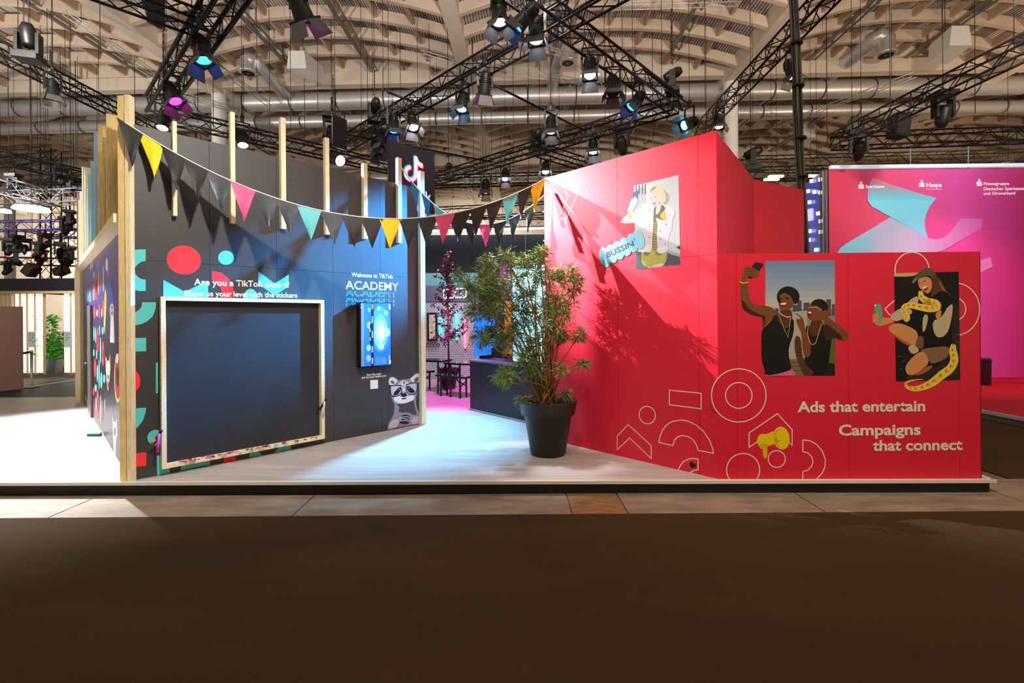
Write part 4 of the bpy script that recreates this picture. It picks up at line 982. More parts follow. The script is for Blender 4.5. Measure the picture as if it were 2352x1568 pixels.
for x, y0_, y1_, c, k, nm in ((150, 690, 920, (40, 235, 225), 6, 'turquoise'), (282, 690, 930, (60, 240, 230), 6, 'turquoise'), (352, 755, 1000, (255, 90, 110), 5, 'coral')):
    t = thing('neon_tube', '%s vertical neon tube on the white tiled wall' % nm, 'light', I(x, y1_, YT - .05), 'neon tubes on the tiled wall')
    MB().tube(I(x, y0_, YT - .05), I(x, y1_, YT - .05), .02, 8).build('tube', glow('neon_' + nm, c, k), t)
    [MB().box(I(x, yy, YT - .03), (.05, .06, .05)).build('holder', M_body, t) for yy in (y0_, y1_)]
ns = thing('neon_sign', 'white outlined neon sign on the grey header', 'sign', I(265, 585, YT - .08))
nb = MB(); r4 = [I(x, y, YT - .08) for x, y in ((180, 515), (265, 510), (350, 507), (357, 515), (357, 572), (350, 578), (265, 582), (182, 585), (174, 578), (174, 522), (180, 515))]
nb.path(r4, .014, 6)
for seg in (((195, 540), (215, 530), (210, 552), (222, 565), (195, 575)), ((240, 530), (238, 570)), ((260, 532), (262, 572), (285, 550), (262, 532)), ((300, 530), (335, 566)), ((335, 528), (302, 568))): nb.path([I(x, y, YT - .08) for x, y in seg], .012, 5)
nb.build('neon_line', glow('neon_white', (250, 246, 250), 5), ns)
fr = thing('framed_picture', 'dark framed colourful picture on the white tiled wall', 'picture', I(80, 930, YT - .06))
A_, B_ = I(40, 935, YT - .05), I(122, 705, YT - .05)
MB().box2((A_.x, YT - .06, A_.z), (B_.x, YT - .005, B_.z)).build('frame', M_body, fr)
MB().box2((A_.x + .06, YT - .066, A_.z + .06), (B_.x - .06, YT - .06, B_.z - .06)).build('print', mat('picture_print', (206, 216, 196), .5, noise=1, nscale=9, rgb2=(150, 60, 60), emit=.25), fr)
for i in range(4):
    t = thing('headphones', 'black headphones hanging on the tiled wall below the picture', 'headphones', I(45 + i * 26, 985, YT - .06), 'headphones under the picture')
    c = I(45 + i * 28, 972, YT - .06)
    MB().path([c + Vector((.035 * math.cos(a_), 0, .06 * math.sin(a_))) for a_ in [PI * k / 8 for k in range(9)]], .014, 6).build('headband', M_body, t)
    for sx in (-1, 1): MB().tube(c + Vector((sx * .038, -.02, -.03)), c + Vector((sx * .02, -.02, -.03)), .022, 10).build('ear_cup', M_body, t)
# beer table set
Mtop = mat('table_black', (22, 20, 26), .12)
def table(p, q, z, w, label, nm, cat):
    p, q = Vector(p), Vector(q); t = thing(nm, label, cat, (p.x, p.y, ZP))
    MB().bar((p.x, p.y, z), (q.x, q.y, z), w, .04).build('tabletop' if nm == 'beer_table' else 'seat', Mtop, t)
    d = (q - p).normalized(); sd = Vector((d.y, -d.x, 0))
    for e_, sg_ in ((p + d * .15, 1), (q - d * .15, -1)):
        for k in (-1, 1):
            f = e_ + sd * (k * w * .38); MB().bar((f.x, f.y, ZP), (f.x, f.y, z), .04, .04).build('leg', M_body, t)
        f0, f1 = e_ + sd * (w * .38), e_ - sd * (w * .38)
        MB().bar((f0.x, f0.y, ZP + .25), (f1.x, f1.y, z - .1), .02, .02).bar((f1.x, f1.y, ZP + .25), (f0.x, f0.y, z - .1), .02, .02).build('cross_brace', M_body, t)
def fl_(x, y): return at_z(*zI.one(x, y), ZP)
def tp(x, y, h): return at_z(*zI.one(x, y), ZP + h)
table(tp(-60, 1090, .77), tp(205, 1098, .77), ZP + .77, .5, 'dark beer table standing before the tiled wall', 'beer_table', 'table')
table(tp(225, 1112, .77), tp(520, 1125, .77), ZP + .77, .5, 'dark beer table beside the dark counter', 'beer_table', 'table')
table(tp(140, 1213, .47), tp(375, 1235, .47), ZP + .47, .27, 'dark bench in front of the potted red-leaved tree', 'bench', 'bench')
table(tp(-80, 1175, .47), tp(70, 1188, .47), ZP + .47, .27, 'dark bench at the table by the black wall end', 'bench', 'bench')
# potted tree with red leaves
tc = fl_(218, 1325); tr_ = thing('potted_tree', 'slim tree with dark red leaves in a black pot', 'plant', tc)
pot(tr_, tc, .72)
rng = random.Random(5); tw = MB(); rl_ = MB()
top = at_y(*zI.one(205, 215), tc.y)
tw.path([tc + Vector((0, 0, .45)), tc.lerp(top, .5), top], [.028, .018, .006], 6)
for i in range(64):
    f = rng.uniform(.3, 1.0); p = tc.lerp(top, f); L = (1.05 - f) * 1.0 + .1
    d = Vector((rng.uniform(-1, 1), rng.uniform(-1, 1), rng.uniform(.1, .8))).normalized(); q = p + d * L * rng.uniform(.5, 1)
    tw.tube(p, q, .005, 3, .002, False)
    for k in range(22): leaf(rl_, p.lerp(q, rng.uniform(.2, 1.05)) + Vector((rng.uniform(-.04, .04), rng.uniform(-.04, .04), rng.uniform(-.04, .04))), Vector((rng.uniform(-1, 1), rng.uniform(-1, 1), rng.uniform(-1, .5))), rng.uniform(.05, .09), rng.uniform(.018, .03))
tw.build('trunk', mat('bark_red', (120, 60, 54), .8), tr_)
o = rl_.build('foliage', mat('leaf_red', (104, 44, 74), .5, noise=.4, nscale=4), tr_); o['kind'] = 'stuff'
# counter and the unit behind it
C0 = at_z(1080, 941, ZP); C1 = at_z(1205, 970, ZP); cd = (C1 - C0).normalized(); C2 = C0 + cd * 3.0; cn = Vector((cd.y, -cd.x, 0))
if cn.y > 0: cn = -cn
WC = Wall((C0.x, C0.y), (cd.x, cd.y), (cn.x, cn.y))
hc = WC.px(1080, 826).z
ctn = thing('bar_counter', 'long dark navy bar counter inside the booth', 'counter', C0)
Mcnt = mat('counter_navy', (24, 25, 38), .45)
for i, (a_, b_) in enumerate(((0, .33), (.335, 1.5), (1.505, 3.0))): wbox(WC, a_, b_, ZP + .03, hc - .03, -.6, 0, 'front_panel', Mcnt, ctn)
wbox(WC, -.0, 3.0, ZP, ZP + .03, -.6, .03, 'kick_strip', mat('kick_grey', (150, 150, 150), .4), ctn)
wbox(WC, -.01, 3.0, hc - .03, hc, -.62, .01, 'worktop', mat('worktop', (120, 118, 140), .2), ctn)
un = thing('back_bar_unit', 'dark back bar unit with grey header behind the counter', 'cabinet', WC.pt(0, ZP, -1.2))
wbox(WC, -.1, 3.0, ZP, 3.2, -1.9, -1.8, 'back_panel', mat('unit_dark', (26, 24, 30), .6), un)
zh0, zh1 = WC.px(1090, 690, -.9).z, WC.px(1090, 618, -.9).z
wbox(WC, -.12, 3.0, zh0, zh1, -1.8, -.9, 'header', mat('header_taupe', (110, 100, 104), .6), un)
wbox(WC, -.12, .02, ZP, zh0, -1.8, -.9, 'side_panel', mat('unit_dark', (26, 24, 30), .6), un)
wbox(WC, -.1, 3.0, 1.6, 1.64, -1.8, -1.3, 'shelf', mat('shelf_dark', (50, 36, 30), .5), un)
# blue block letter, orange panel, screen
zU = lambda x, y, off: WC.px(x, y, off)
bl = thing('block_letter', 'glowing blue block letter on the counter', 'sign', zU(1090, 815, -.3))
pts = [(1088, 722), (1127, 722), (1127, 748), (1102, 748), (1102, 780), (1127, 780), (1127, 798), (1118, 800), (1118, 815), (1088, 818)]
P_ = [zU(x, y, -.3) for x, y in pts]
MB().prism(P_, -WC.n * .12).build('letter', EM((26, 120, 235), .9), bl)
orp = thing('orange_panel', 'glowing orange upright panel beside the blue letter', 'sign', zU(1165, 810, -.4)); q_ = [zU(x, y, -.4) for x, y in ((1159, 692), (1176, 690), (1176, 812), (1159, 812))]
MB().prism(q_, -WC.n * .06).build('panel', mat('orange_lit', (236, 118, 40), .5, noise=.3, nscale=10, emit=.7), orp)
lsn = thing('led_screen', 'tall bright cyan screen standing behind the shrub', 'screen', zU(1176, 830, .05))
q_ = [zU(x, y, .05) for x, y in ((1174, 608), (1300, 605), (1300, 838), (1176, 832))]
MB().prism(q_, -WC.n * .08).build('casing', M_body, lsn)
mscr = mat('cyan_screen', (60, 190, 245), .3, noise=.9, nscale=2.4, rgb2=(190, 240, 255)); _b = mscr.node_tree.nodes['Principled BSDF']
mscr.node_tree.links.new([n for n in mscr.node_tree.nodes if n.type == 'MIX'][0].outputs[2], _b.inputs['Emission Color']); _b.inputs['Emission Strength'].default_value = 1.0
q2 = [zU(x, y, .053) for x, y in ((1177, 611), (1298, 608), (1298, 834), (1178, 829))]
MB().poly(q2).build('display', mscr, lsn)

spotlight('lamp_light', (-1.6, 12.0, 4.4), (-1.9, 14.2, 1.6), 260, 95, .8, (.9, .95, 1), .1)  # unseen lamp added to brighten the tiled wall
# ================================================================ lighting trusses
def truss(A, B, label, group=None, w=.29, m=M_truss, rc=.024, rb=.011, sides=4, pitch=None):
    A, B = Vector(A), Vector(B); L = (B - A).length; d = (B - A).normalized()
    up = Vector((0, 0, 1)) if abs(d.z) < .9 else Vector((0, 1, 0))
    sd = d.cross(up).normalized(); up = sd.cross(d)
    t = thing('lighting_truss', label, 'truss', A, group)
    if sides == 4: cs = [(-1, -1), (1, -1), (1, 1), (-1, 1)]
    elif sides == 3: cs = [(-1, -.6), (1, -.6), (0, 1)]
    else: cs = [(0, -1), (0, 1)]
    off = [sd * (a * w / 2) + up * (b * w / 2) for a, b in cs]
    for o_ in off: MB().tube(A + o_, B + o_, rc, 6).build('chord', m, t)
    n = max(3, int(L / (pitch or w * 1.1))); lat = MB(); k = len(off)
    for s_ in range(k if k > 2 else 1):
        a, b = off[s_], off[(s_ + 1) % k]
        for i in range(n):
            p, q = A + d * (L * i / n), A + d * (L * (i + 1) / n)
            if i % 2: a_, b_ = a, b
            else: a_, b_ = b, a
            lat.tube(p + a_, q + b_, rb, 4, cap=False)
            if i % 6 == 0: lat.tube(p + a, p + b, rb, 4, cap=False)
    lat.build('lattice', m, t)
    if abs(d.z) < .5:
        for f_ in (.12, .88):
            p = A + d * (L * f_); MB().tube(p, Vector((p.x, p.y, max(p.z + .3, ceil_z(p) - .01))), .007, 4).build('suspension_wire', M_black_steel, t)
    return t
TZ = 6.6
Z_ = lambda x, y, z=TZ: at_z(x, y, z)
G1 = 'black trusses above the booth'
truss(Z_(1500, -76), Z_(785, 334), 'long black lighting truss crossing above the booth entrance', G1)
truss(Z_(1120, -73), Z_(1553, 243), 'black lighting truss running out to the corner above the red wall', G1)
truss(Z_(1553, 240), Z_(985, 417), 'black lighting truss from the red wall corner towards the hanging sign', G1)
truss(Z_(1240, 345), Z_(1420, 402), 'short black truss branching off behind the red wall', G1)
truss(Z_(602, -136), Z_(358, 243), 'black lighting truss with bulky front beam above the black wall corner', G1, w=.34, rc=.035)
truss(Z_(110, -75), Z_(478, 62), 'black truss joining the corner truss near the hall roof', G1)
truss(Z_(370, 262), Z_(905, 388), 'black lighting truss running behind the top of the black wall', G1)
truss(Z_(-40, 98, 7.4), Z_(420, 332, 7.4), 'black lighting truss of the neighbouring stand behind the timber slats', None)
truss(Z_(1920, -30, 7.4), Z_(1600, 308, 7.4), 'black truss with violet sheen running behind the red wall', None)
ZS_ = 6.75
cS = at_y(1918, 325, 13.2)
truss(Z_(2420, 76, cS.z), cS, 'black truss running out from the pink banner corner', None, w=.36)
truss(cS, at_y(2420, 308, 13.2 - .0), 'black truss straight above the pink banner', None, w=.36)
truss(at_y(1700, 376, 17.8), at_y(2400, 358, 17.8), 'dark truss with cables far behind the pink banner', None, w=.42, m=mat('truss_brown', (56, 46, 38), .4, .6))
truss(at_y(1700, 402, 17), at_y(1900, 404, 17), 'dark truss carrying yellow strip lamps behind the red wall', None, w=.3, m=mat('truss_brown', (56, 46, 38), .4, .6))
truss(at_y(960, 418, 17), at_y(1330, 408, 17), 'dark truss crossing behind the hanging sign', None, w=.36)
truss(at_y(990, 492, 22), at_y(1400, 470, 22), 'dark truss with lamps far behind the flags', 'far dark trusses', w=.5)
truss(at_y(960, 512, 20), at_y(1300, 512, 20), 'dark low truss just above the white light bar', 'far dark trusses', w=.4)
# scaffold tubes
for a, b, lab in (((1113, 184), (1345, 302), 'black pipe slung between the trusses above the shrub'), ((752, 300), (1132, 372), 'long black pipe crossing behind the bright lamp'), ((890, 211), (996, 252), 'short black pipe clamped across the entrance truss'), ((1480, 160), (1585, 243), 'black pipe lashed beside the corner truss')):
    o = MB().tube(Z_(*a, 6.7), Z_(*b, 6.7), .026, 8).build('scaffold_pipe', M_truss, None, Z_(*a, 6.7)); tag(o, lab, 'pipe')

# ================================================================ lamps on the trusses
def disc(r, z, n=20): return [(0, z), (r, z)]
LB = MB(); LB.lathe([(.0, .40), (.05, .40), (.085, .36), (.095, .30), (.105, .12), (.115, .02), (.115, -.02), (.1, -.02), (.1, .01)], n=20)
for k in range(5): LB.lathe([(.1 - .003 * k, .2 + .03 * k), (.118 - .004 * k, .205 + .03 * k), (.1 - .003 * k, .215 + .03 * k)], n=20)
me_body = LB.mesh('lamp_body', M_body)
LD = MB()
me_door = {}
def door(k):
    b = MB(); r = .125; L = .17; fl = .085
    w0 = r * .86; w1 = r * 1.25
    if k % 2 == 0: pts = [(-w0, r, -.02), (w0, r, -.02), (w1 * .95, r + fl, -.02 - L), (-w1 * .95, r + fl, -.02 - L)]
    else: pts = [(-w0 * .9, r, -.02), (w0 * .9, r, -.02), (w1 * .55, r + fl * .9, -.02 - L * .85), (-w1 * .55, r + fl * .9, -.02 - L * .85)]
    R = Matrix.Rotation(PI / 2 * k, 3, 'Z'); P = [R @ Vector(p) for p in pts]
    nrm = (P[1] - P[0]).cross(P[2] - P[0]).normalized() * .004
    return b.prism(P, nrm).mesh('barn_door', mat('door_black', (78, 78, 80), .5))
me_doors = [door(k) for k in range(4)]
me_ring = MB().box((0, .122, -.01), (.26, .012, .03)).box((0, -.122, -.01), (.26, .012, .03)).box((.122, 0, -.01), (.012, .25, .03)).box((-.122, 0, -.01), (.012, .25, .03)).mesh('door_frame', M_body)
me_yoke = MB().bar((-.135, 0, -.02), (-.135, 0, .34), .012, .04).bar((.135, 0, -.02), (.135, 0, .34), .012, .04).bar((-.14, 0, .345), (.14, 0, .345), .04, .012, (0, 0, 1)).mesh('yoke', M_body)
me_clamp = MB().box((0, 0, .40), (.05, .06, .1)).tube((-.035, 0, .46), (.035, 0, .46), .04, 10).mesh('clamp', M_body)
LENS = {}
def lens_mesh(key, rgb, k):
    if key not in LENS: LENS[key] = MB().lathe([(0, -.004), (.06, -.002), (.098, .004)], n=20).mesh('lens', glow('lens_' + key, rgb, k) if k else mat('lens_dark', (40, 44, 52), .1))
    return LENS[key]
COLR = {'white': ((245, 250, 255), 30), 'magenta': ((255, 20, 200), 22), 'blue': ((20, 130, 255), 20), 'cyan': ((60, 200, 255), 24), 'warm': ((255, 208, 130), 24), 'off': ((0, 0, 0), 0), 'star': ((240, 250, 255), 60)}
def spot(px, py, col, aim, label, z=6.1, zt=TZ - .14, group=None, scale=1.0, light=None, doors=True, y=None, drop=.30):
    """lantern hung from a truss: lens at the photo position, yoke above it"""
    lens = at_y(px, py, y) if y else at_z(px, py, z)
    d = (Vector(aim) - lens).normalized(); q = (-d).to_track_quat('Z', 'Y')
    piv = lens - d * .16 * scale
    t = thing('spotlight', label, 'spotlight', piv + Vector((0, 0, .45 * scale)), group)
    L = lambda M: Matrix.Translation(Vector((0, 0, -.45 * scale))) @ M
    Mq = q.to_matrix().to_4x4(); S = Matrix.Scale(scale, 4)
    MH = L(Mq @ S @ Matrix.Translation((0, 0, -.16)))
    b = inst('lamp_body', me_body, t, MH)
    inst('lens', lens_mesh(col, *COLR[col]), b, Matrix.Identity(4))
    if doors:
        df_ = inst('door_frame', me_ring, t, MH)
        for k in range(4): inst('barn_door', me_doors[k], df_, Matrix.Identity(4))
    flat_d = Vector((d.x, d.y, 0)); ang = math.atan2(flat_d.y, flat_d.x) + PI / 2 if flat_d.length > .05 else 0
    MY = L(Matrix.Rotation(ang, 4, 'Z') @ S)
    inst('yoke', me_yoke, t, MY); inst('clamp', me_clamp, t, MY)
    top = piv.z + .45 * scale
    if zt > top + .02: MB().tube((0, 0, .0), (0, 0, zt - top), .016, 6).build('drop_arm', M_body, t, (0, 0, 0))
    if light:
        pw, an, bl, lc = light
        spotlight('lamp_light', lens + d * .22 * scale, aim, pw, an, bl, lc, .09)
    return t
GS = 'barn-door spotlights over the booth'
WL = 'black barn-door spotlight with white beam hung over the booth'
CW = (.86, .95, 1.0)
spot(700, 45, 'magenta', (-1.6, 8.6, 2), 'black barn-door spotlight glowing magenta high above the black wall', z=5.95, scale=1.15)
spot(468, 138, 'blue', (-3, 7, 0), 'black barn-door spotlight glowing blue on the corner truss', scale=1.15)
spot(403, 232, 'magenta', (-3.4, 8, 1), 'black barn-door spotlight glowing magenta at the foot of the corner truss', scale=1.1)
spot(373, 293, 'white', (-6.2, 7.4, 0), 'small black spotlight shining just above the black wall corner', doors=False, z=5.75, light=None)
spot(558, 333, 'white', (-4, 8, 0), 'small black spotlight shining above the black wall batten', doors=False, z=5.6)
spot(122, 222, 'warm', (-9, 9.5, 0), 'warm barn-door spotlight on the neighbouring truss', z=6.8, zt=7.26)
for x, y, ax, ay, az, lt, lab in ((1148, 50, .25, 6.3, 1.9, (1300, 24, .8, (.97, .98, 1)), 'white barn-door spotlight next to the tilted blue one'), (1231, 92, .2, 6.2, 0, (120, 70, .9, (.95, .97, 1)), 'white barn-door spotlight below the crossing of the two big trusses'), (1355, 172, 1.0, 6.0, 0, None, 'white barn-door spotlight midway along the corner truss'), (1265, 302, .6, 9.0, 0, None, 'white barn-door spotlight hung from the pipe above the shrub'), (1362, 348, 1.4, 9.4, 0, None, 'white barn-door spotlight just above the sloping red wall top'), (1253, 394, .5, 10, 0, None, 'white barn-door spotlight at the low end of the red wall top'), (1160, 410, -.5, 10.5, 0, None, 'white barn-door spotlight above the black flags')):
    spot(x, y, 'white', (ax, ay, az), lab, group=GS, light=lt)
spot(1408, 212, 'off', (1.6, 6.6, 0), 'unlit black barn-door spotlight on the corner truss')
spot(1188, 60, 'blue', (-3, 7, 3), 'tilted blue-lit spotlight beside the entrance truss')
spot(1450, 245, 'blue', (-1, 8.5, 2.0), 'blue-lit profile spotlight with yellow label on the corner truss')
spot(1572, 288, 'cyan', (-1.55, 8.0, 3.2), 'bright cyan spotlight at the corner above the red wall', light=(42000, 21, .9, (.03, .38, 1.0)))
spot(1112, 217, 'magenta', (-1.3, 11.3, 0), 'magenta barn-door spotlight on the entrance truss', light=(2500, 50, .7, (1, .05, .8)))
spot(1060, 250, 'cyan', (-1.6, 7.5, 0), 'cyan barn-door spotlight on the entrance truss', light=(6000, 44, .9, (.22, .62, 1.0)))
spot(950, 292, 'star', (-.4, 7.4, .2), 'glaring white spotlight behind the entrance truss', doors=True)
spot(905, 300, 'blue', (-2, 9, 0), 'dark blue-lit spotlight above the hanging sign')
spot(878, 332, 'off', (-3.5, 10.5, 1), 'tilted unlit barn-door spotlight near the hanging sign')
spot(868, 352, 'off', (-1.5, 10.5, 1), 'lower unlit barn-door spotlight next to the hanging sign')
spot(781, 369, 'star', (1.5, 5.9, 2.4), 'dazzling white spotlight peering over the black wall', y=9.3, doors=False, scale=1.05)
spot(1652, 290, 'warm', (5, 9.6, 0), 'small warm spotlight behind the tall red wall peak', z=6.9, zt=7.26)
spot(1820, 175, 'warm', (6.6, 8, 0), 'warm barn-door spotlight beside the hanging cable bundle', z=6.9, zt=7.26)
spot(1115, 440, 'warm', (-1, 14, 0), 'small warm lamp hanging far behind the flags', y=16, scale=1.2)
# two further lanterns on the truss above the visitor
spotlight('lamp_light', (-.6, 2.6, 6.2), (-3.6, 6.0, 2.4), 1300, 60, .9, (1, .93, .84), .12)
spotlight('lamp_light', (1.9, 1.9, 6.2), (3.2, 5.3, 2.2), 720, 72, 1.0, (1, .86, .70), .12)
# moving heads
MHb = MB().box((0, 0, .05), (.36, .3, .1)).box((0, 0, .11), (.2, .2, .03)).mesh('base', M_body)
MHy = MB().box((-.15, 0, .3), (.05, .14, .36)).box((.15, 0, .3), (.05, .14, .36)).box((0, 0, .14), (.34, .14, .04)).mesh('yoke', M_body)
MHh = MB().lathe([(0, .22), (.07, .21), (.11, .12), (.115, 0), (.105, -.12), (.09, -.19), (.085, -.17), (.0, -.17)], n=18).mesh('head', M_body)
MHl = MB().lathe([(0, -.175), (.083, -.175)], n=18).mesh('front_lens', mat('lens_dark', (40, 44, 52), .1))
def moving_head(P, tilt, pan, label, up=True, scale=1.0, group=None, handle=True):
    t = thing('moving_head', label, 'stage light', P, group); B = Matrix.Scale(scale, 4) @ Matrix.Rotation(pan, 4, 'Z')
    if not up: B = Matrix.Rotation(PI, 4, 'X') @ B
    inst('base', MHb, t, B); inst('yoke', MHy, t, B)
    H = B @ Matrix.Translation((0, 0, .44)) @ Matrix.Rotation(tilt, 4, 'X')
    h_ = inst('head', MHh, t, H); inst('front_lens', MHl, h_, Matrix.Identity(4))
    if not up: MB().tube((0, 0, 0), (0, 0, .35), .02, 6).build('clamp', M_body, t, (0, 0, 0))
    return t
mh = 'black moving head lamp standing on the truss'
moving_head(Z_(862, 282, TZ + .16), 1.0, .5, mh + ' over the entrance', scale=.95)
moving_head(Z_(1545, 215, TZ + .2), 1.2, 1.2, mh + ' at the red wall corner', scale=.95)
moving_head(Z_(1232, 345, TZ + .16), .9, .8, mh + ' branch behind the shrub')
moving_head(Z_(1032, 412, TZ + .16), 1.55, .1, mh + ' next to the hanging sign')
moving_head(at_y(1730, 392, 15), 1.2, 1.2, mh + ' behind the red wall slope', scale=1.3)
spotlight('lamp_light', at_y(70, 215, 8.9), (-7.2, 7.2, 0), 9000, 60, .7, (.95, .97, 1), .12)
moving_head(at_y(66, 140, 9.2), .2, .3, mh + ' at the neighbouring stand, upright', scale=1.1)
def flap(L, head):                                # plate added only to block the beam's spill onto the aisle
    L = Vector(L); d = Vector((R0[0] - .05, R0[1], L.z)) - L; d.z = 0; d.normalize(); r = Vector((d.y, -d.x, 0)); o0 = parent_origin(head)
    c = L + d * .34 + Vector((0, 0, -.2)); MB().prism([c + Vector((0, 0, -.3)), c + r * .32 + Vector((0, 0, -.3)), c + r * .32 + Vector((0, 0, .3)), c + Vector((0, 0, .3))], d * .006).build('added_blocker', M_body, head)
    MB().bar(c + r * .16 + Vector((0, 0, .3)), o0, .012, .012).build('added_blocker_arm', M_body, head)
mhA = moving_head(at_y(762, 262, 9.75), .9, -.4, 'black moving head lamp hung beneath the truss by the bright lamp', up=False)
spotlight('lamp_light', (-3.45, 9.35, 5.7), (.75, 6.7, 2.9), 15000, 27, .8, (1, .92, 1), .03)
flap((-3.45, 9.35, 5.7), mhA)
mhB = moving_head(Vector((-7.1, 9.4, 8.6)), .8, -.9, 'black moving head lamp hung high above the corner truss', up=False)
spotlight('lamp_light', (-7.0, 9.3, 8.05), (1.3, 6.15, 2.1), 24000, 25, .35, (1, .94, .95), .028)
flap((-7.0, 9.3, 8.05), mhB)
moving_head(at_y(1428, 290, 13), .5, .6, 'black moving head lamp hung beneath the truss behind the red wall top', up=False, scale=1.2)
moving_head(at_y(2166, 212, 10.6), .3, 0, 'black moving head lamp hung from the pink banner side truss', up=False, scale=1.2)
moving_head(at_y(1972, 300, 12.8), .5, .4, 'black moving head lamp hung below the pink banner corner', up=False, scale=1.25)
sp = thing('loudspeaker', 'black hanging loudspeaker column above the pink banner', 'speaker', at_y(2062, 262, 13.0))
p_ = at_y(2064, 290, 13.0); MB().box(p_, (.38, .35, .62), Matrix.Rotation(.12, 3, 'Y')).build('cabinet', M_body, sp); MB().box(p_ + Vector((0, -.18, 0)), (.32, .01, .54), Matrix.Rotation(.12, 3, 'Y')).build('grille', mat('grille', (30, 30, 32), .7), sp)
# yellow strip lamps far behind
for x, y in ((1782, 405), (1772, 412), (1862, 404)):
    o = MB().box(at_y(x, y, 16.6), (.5, .12, .06)).build('strip_lamp', glow('strip_yellow', (255, 214, 130), 6), None, at_y(x, y, 16.6)); tag(o, 'short warm yellow strip lamp on the far truss', 'lamp', 'yellow strip lamps')

# ================================================================ cable bundle hanging beside the red wall
cb = thing('cable_bundle', 'thick bundle of black cables hanging down behind the low red wall', 'cable', at_y(1846, 578, 8.3))
for k in range(7):
    pts = []
    for i in range(16):
        f = i / 15; x = 1821 + 27 * f + (k - 3) * 3.0 + 1.6 * math.sin(k * 2 + f * 9); pts.append(at_y(x, -30 + 640 * f, 8.3 + .03 * math.sin(k + 5 * f)))
    MB().path(pts, .022 if k % 2 else .016, 6).build('cable', mat('cable_black', (26, 24, 22), .4) if k % 3 else mat('cable_grey', (96, 92, 84), .4), cb)
for y in (97, 195, 315, 403): MB().tube(at_y(1824 + (y + 30) * .041, y, 8.3), at_y(1824 + (y + 30) * .041, y + 5, 8.3), .10, 10).build('tie', M_body, cb)
# ================================================================ neighbouring stand with the pink banner
YB = 13.56
XL = at_y(1905, 600, YB).x
# platform
pk = struct('floor_red_stand'); tag(pk, 'raised red carpeted platform of the pink banner stand', 'platform')
e0, e1 = at_z(2200, 934, .13), at_z(2352, 963, .13)
dx = (e1 - e0); e2 = e1 + dx * .6
MB().add([e0 - dx * 4, e2, (30, e2.y, .13), (30, YB + .3, .13), ((e0 - dx * 4).x, YB + .3, .13)], [(0, 1, 2, 3, 4)]).build('carpet', mat('red_carpet', (176, 10, 24), .8), pk)
MB().bar(e0 - dx * 4, e2, .05, .06).build('edge_trim', mat('trim_grey', (170, 176, 190), .4), pk)
pts = [e0 - dx * 4, e2]; MB().add([pts[0] + Vector((0, .0, -.02)), pts[1] + Vector((0, 0, -.02)), Vector((pts[1].x, pts[1].y, 0)), Vector((pts[0].x, pts[0].y, 0))], [(0, 1, 2, 3)]).build('plinth', mat('plinth_taupe', (96, 84, 74), .6), pk)
WK = Wall((XL, YB), (1, -.012), (-.012, -1))
zTopK = WK.px(1905, 390).z
bn = thing('banner_wall', 'large pink and red fabric banner wall with curling light blue ribbon', 'banner', (XL, YB, .13))
Mban = mat('banner_fabric', (214, 44, 96), .6)
_nt = Mban.node_tree; _b = _nt.nodes['Principled BSDF']; _tc = _nt.nodes.new('ShaderNodeTexCoord'); _sp = _nt.nodes.new('ShaderNodeSeparateXYZ'); _nt.links.new(_tc.outputs['Object'], _sp.inputs[0])
_mr = _nt.nodes.new('ShaderNodeMapRange'); _mr.inputs[1].default_value = 0; _mr.inputs[2].default_value = 6.5; _nt.links.new(_sp.outputs[0], _mr.inputs[0])
_cr = _nt.nodes.new('ShaderNodeValToRGB'); _nt.links.new(_mr.outputs[0], _cr.inputs[0]); _nt.links.new(_cr.outputs[0], _b.inputs['Base Color'])
el = _cr.color_ramp.elements; el[0].color = lin((206, 46, 84)) + (1,); el[1].color = lin((170, 14, 50)) + (1,); el[1].position = .95
for p, c in ((.25, (232, 84, 134)), (.55, (220, 82, 178)), (.8, (190, 46, 130))): q = el.new(p); q.color = lin(c) + (1,)
_nt.links.new(_cr.outputs[0], _b.inputs['Emission Color']); _b.inputs['Emission Strength'].default_value = .22     # faint glow put into the cloth colour
g = MB(); N = 60; Wd = 9.0                       # softly folded cloth
for i in range(N + 1):
    x = XL + Wd * i / N; fo = .02 * math.sin(x * 5.1) * (1 if x > XL + 3 else .15)
    g.v += [Vector((x, YB - .012 * (x - XL) + fo, .14)), Vector((x, YB - .012 * (x - XL) + fo, zTopK))]
for i in range(N): g.f.append([2 * i, 2 * i + 2, 2 * i + 3, 2 * i + 1]); g.m.append(0); g.smooth.add(i)
g.build('fabric', Mban, bn)
MB().box2((XL - .06, YB + .06, .13), (XL + Wd, YB + .3, zTopK + .04)).build('frame', mat('frame_grey', (120, 110, 96), .5), bn)
MB().bar(WK.pt(-.02, zTopK + .05, .08), WK.pt(Wd, zTopK + .05, .08), .1, .09).build('top_profile', mat('profile_white', (220, 236, 246), .4, emit=.5), bn)
zK = Zm(1800, 280, 4.261); OFK = .03
pk_ = Print(WK, OFK)
def band(pts_fn, cols): pass
curl = [(870, 540), (835, 615), (820, 700), (825, 770), (860, 825), (1412, 1132), (1386, 1060), (1378, 980), (1395, 900), (1432, 820), (1495, 742), (1300, 690), (1050, 610)]
def clip_y(poly, y0, y1):
    def cl(P, yy, keep_below):
        out = []
        for i in range(len(P)):
            a, b = P[i], P[(i + 1) % len(P)]; ina = (a[1] >= yy) if keep_below else (a[1] <= yy); inb = (b[1] >= yy) if keep_below else (b[1] <= yy)
            if ina: out.append(a)
            if ina != inb: f = (yy - a[1]) / (b[1] - a[1]); out.append((a[0] + (b[0] - a[0]) * f, yy))
        return out
    P = cl(poly, y0, True)
    return cl(P, y1, False) if P else P
def mixc(a, b, f): return tuple(int(x + (y - x) * f) for x, y in zip(a, b))
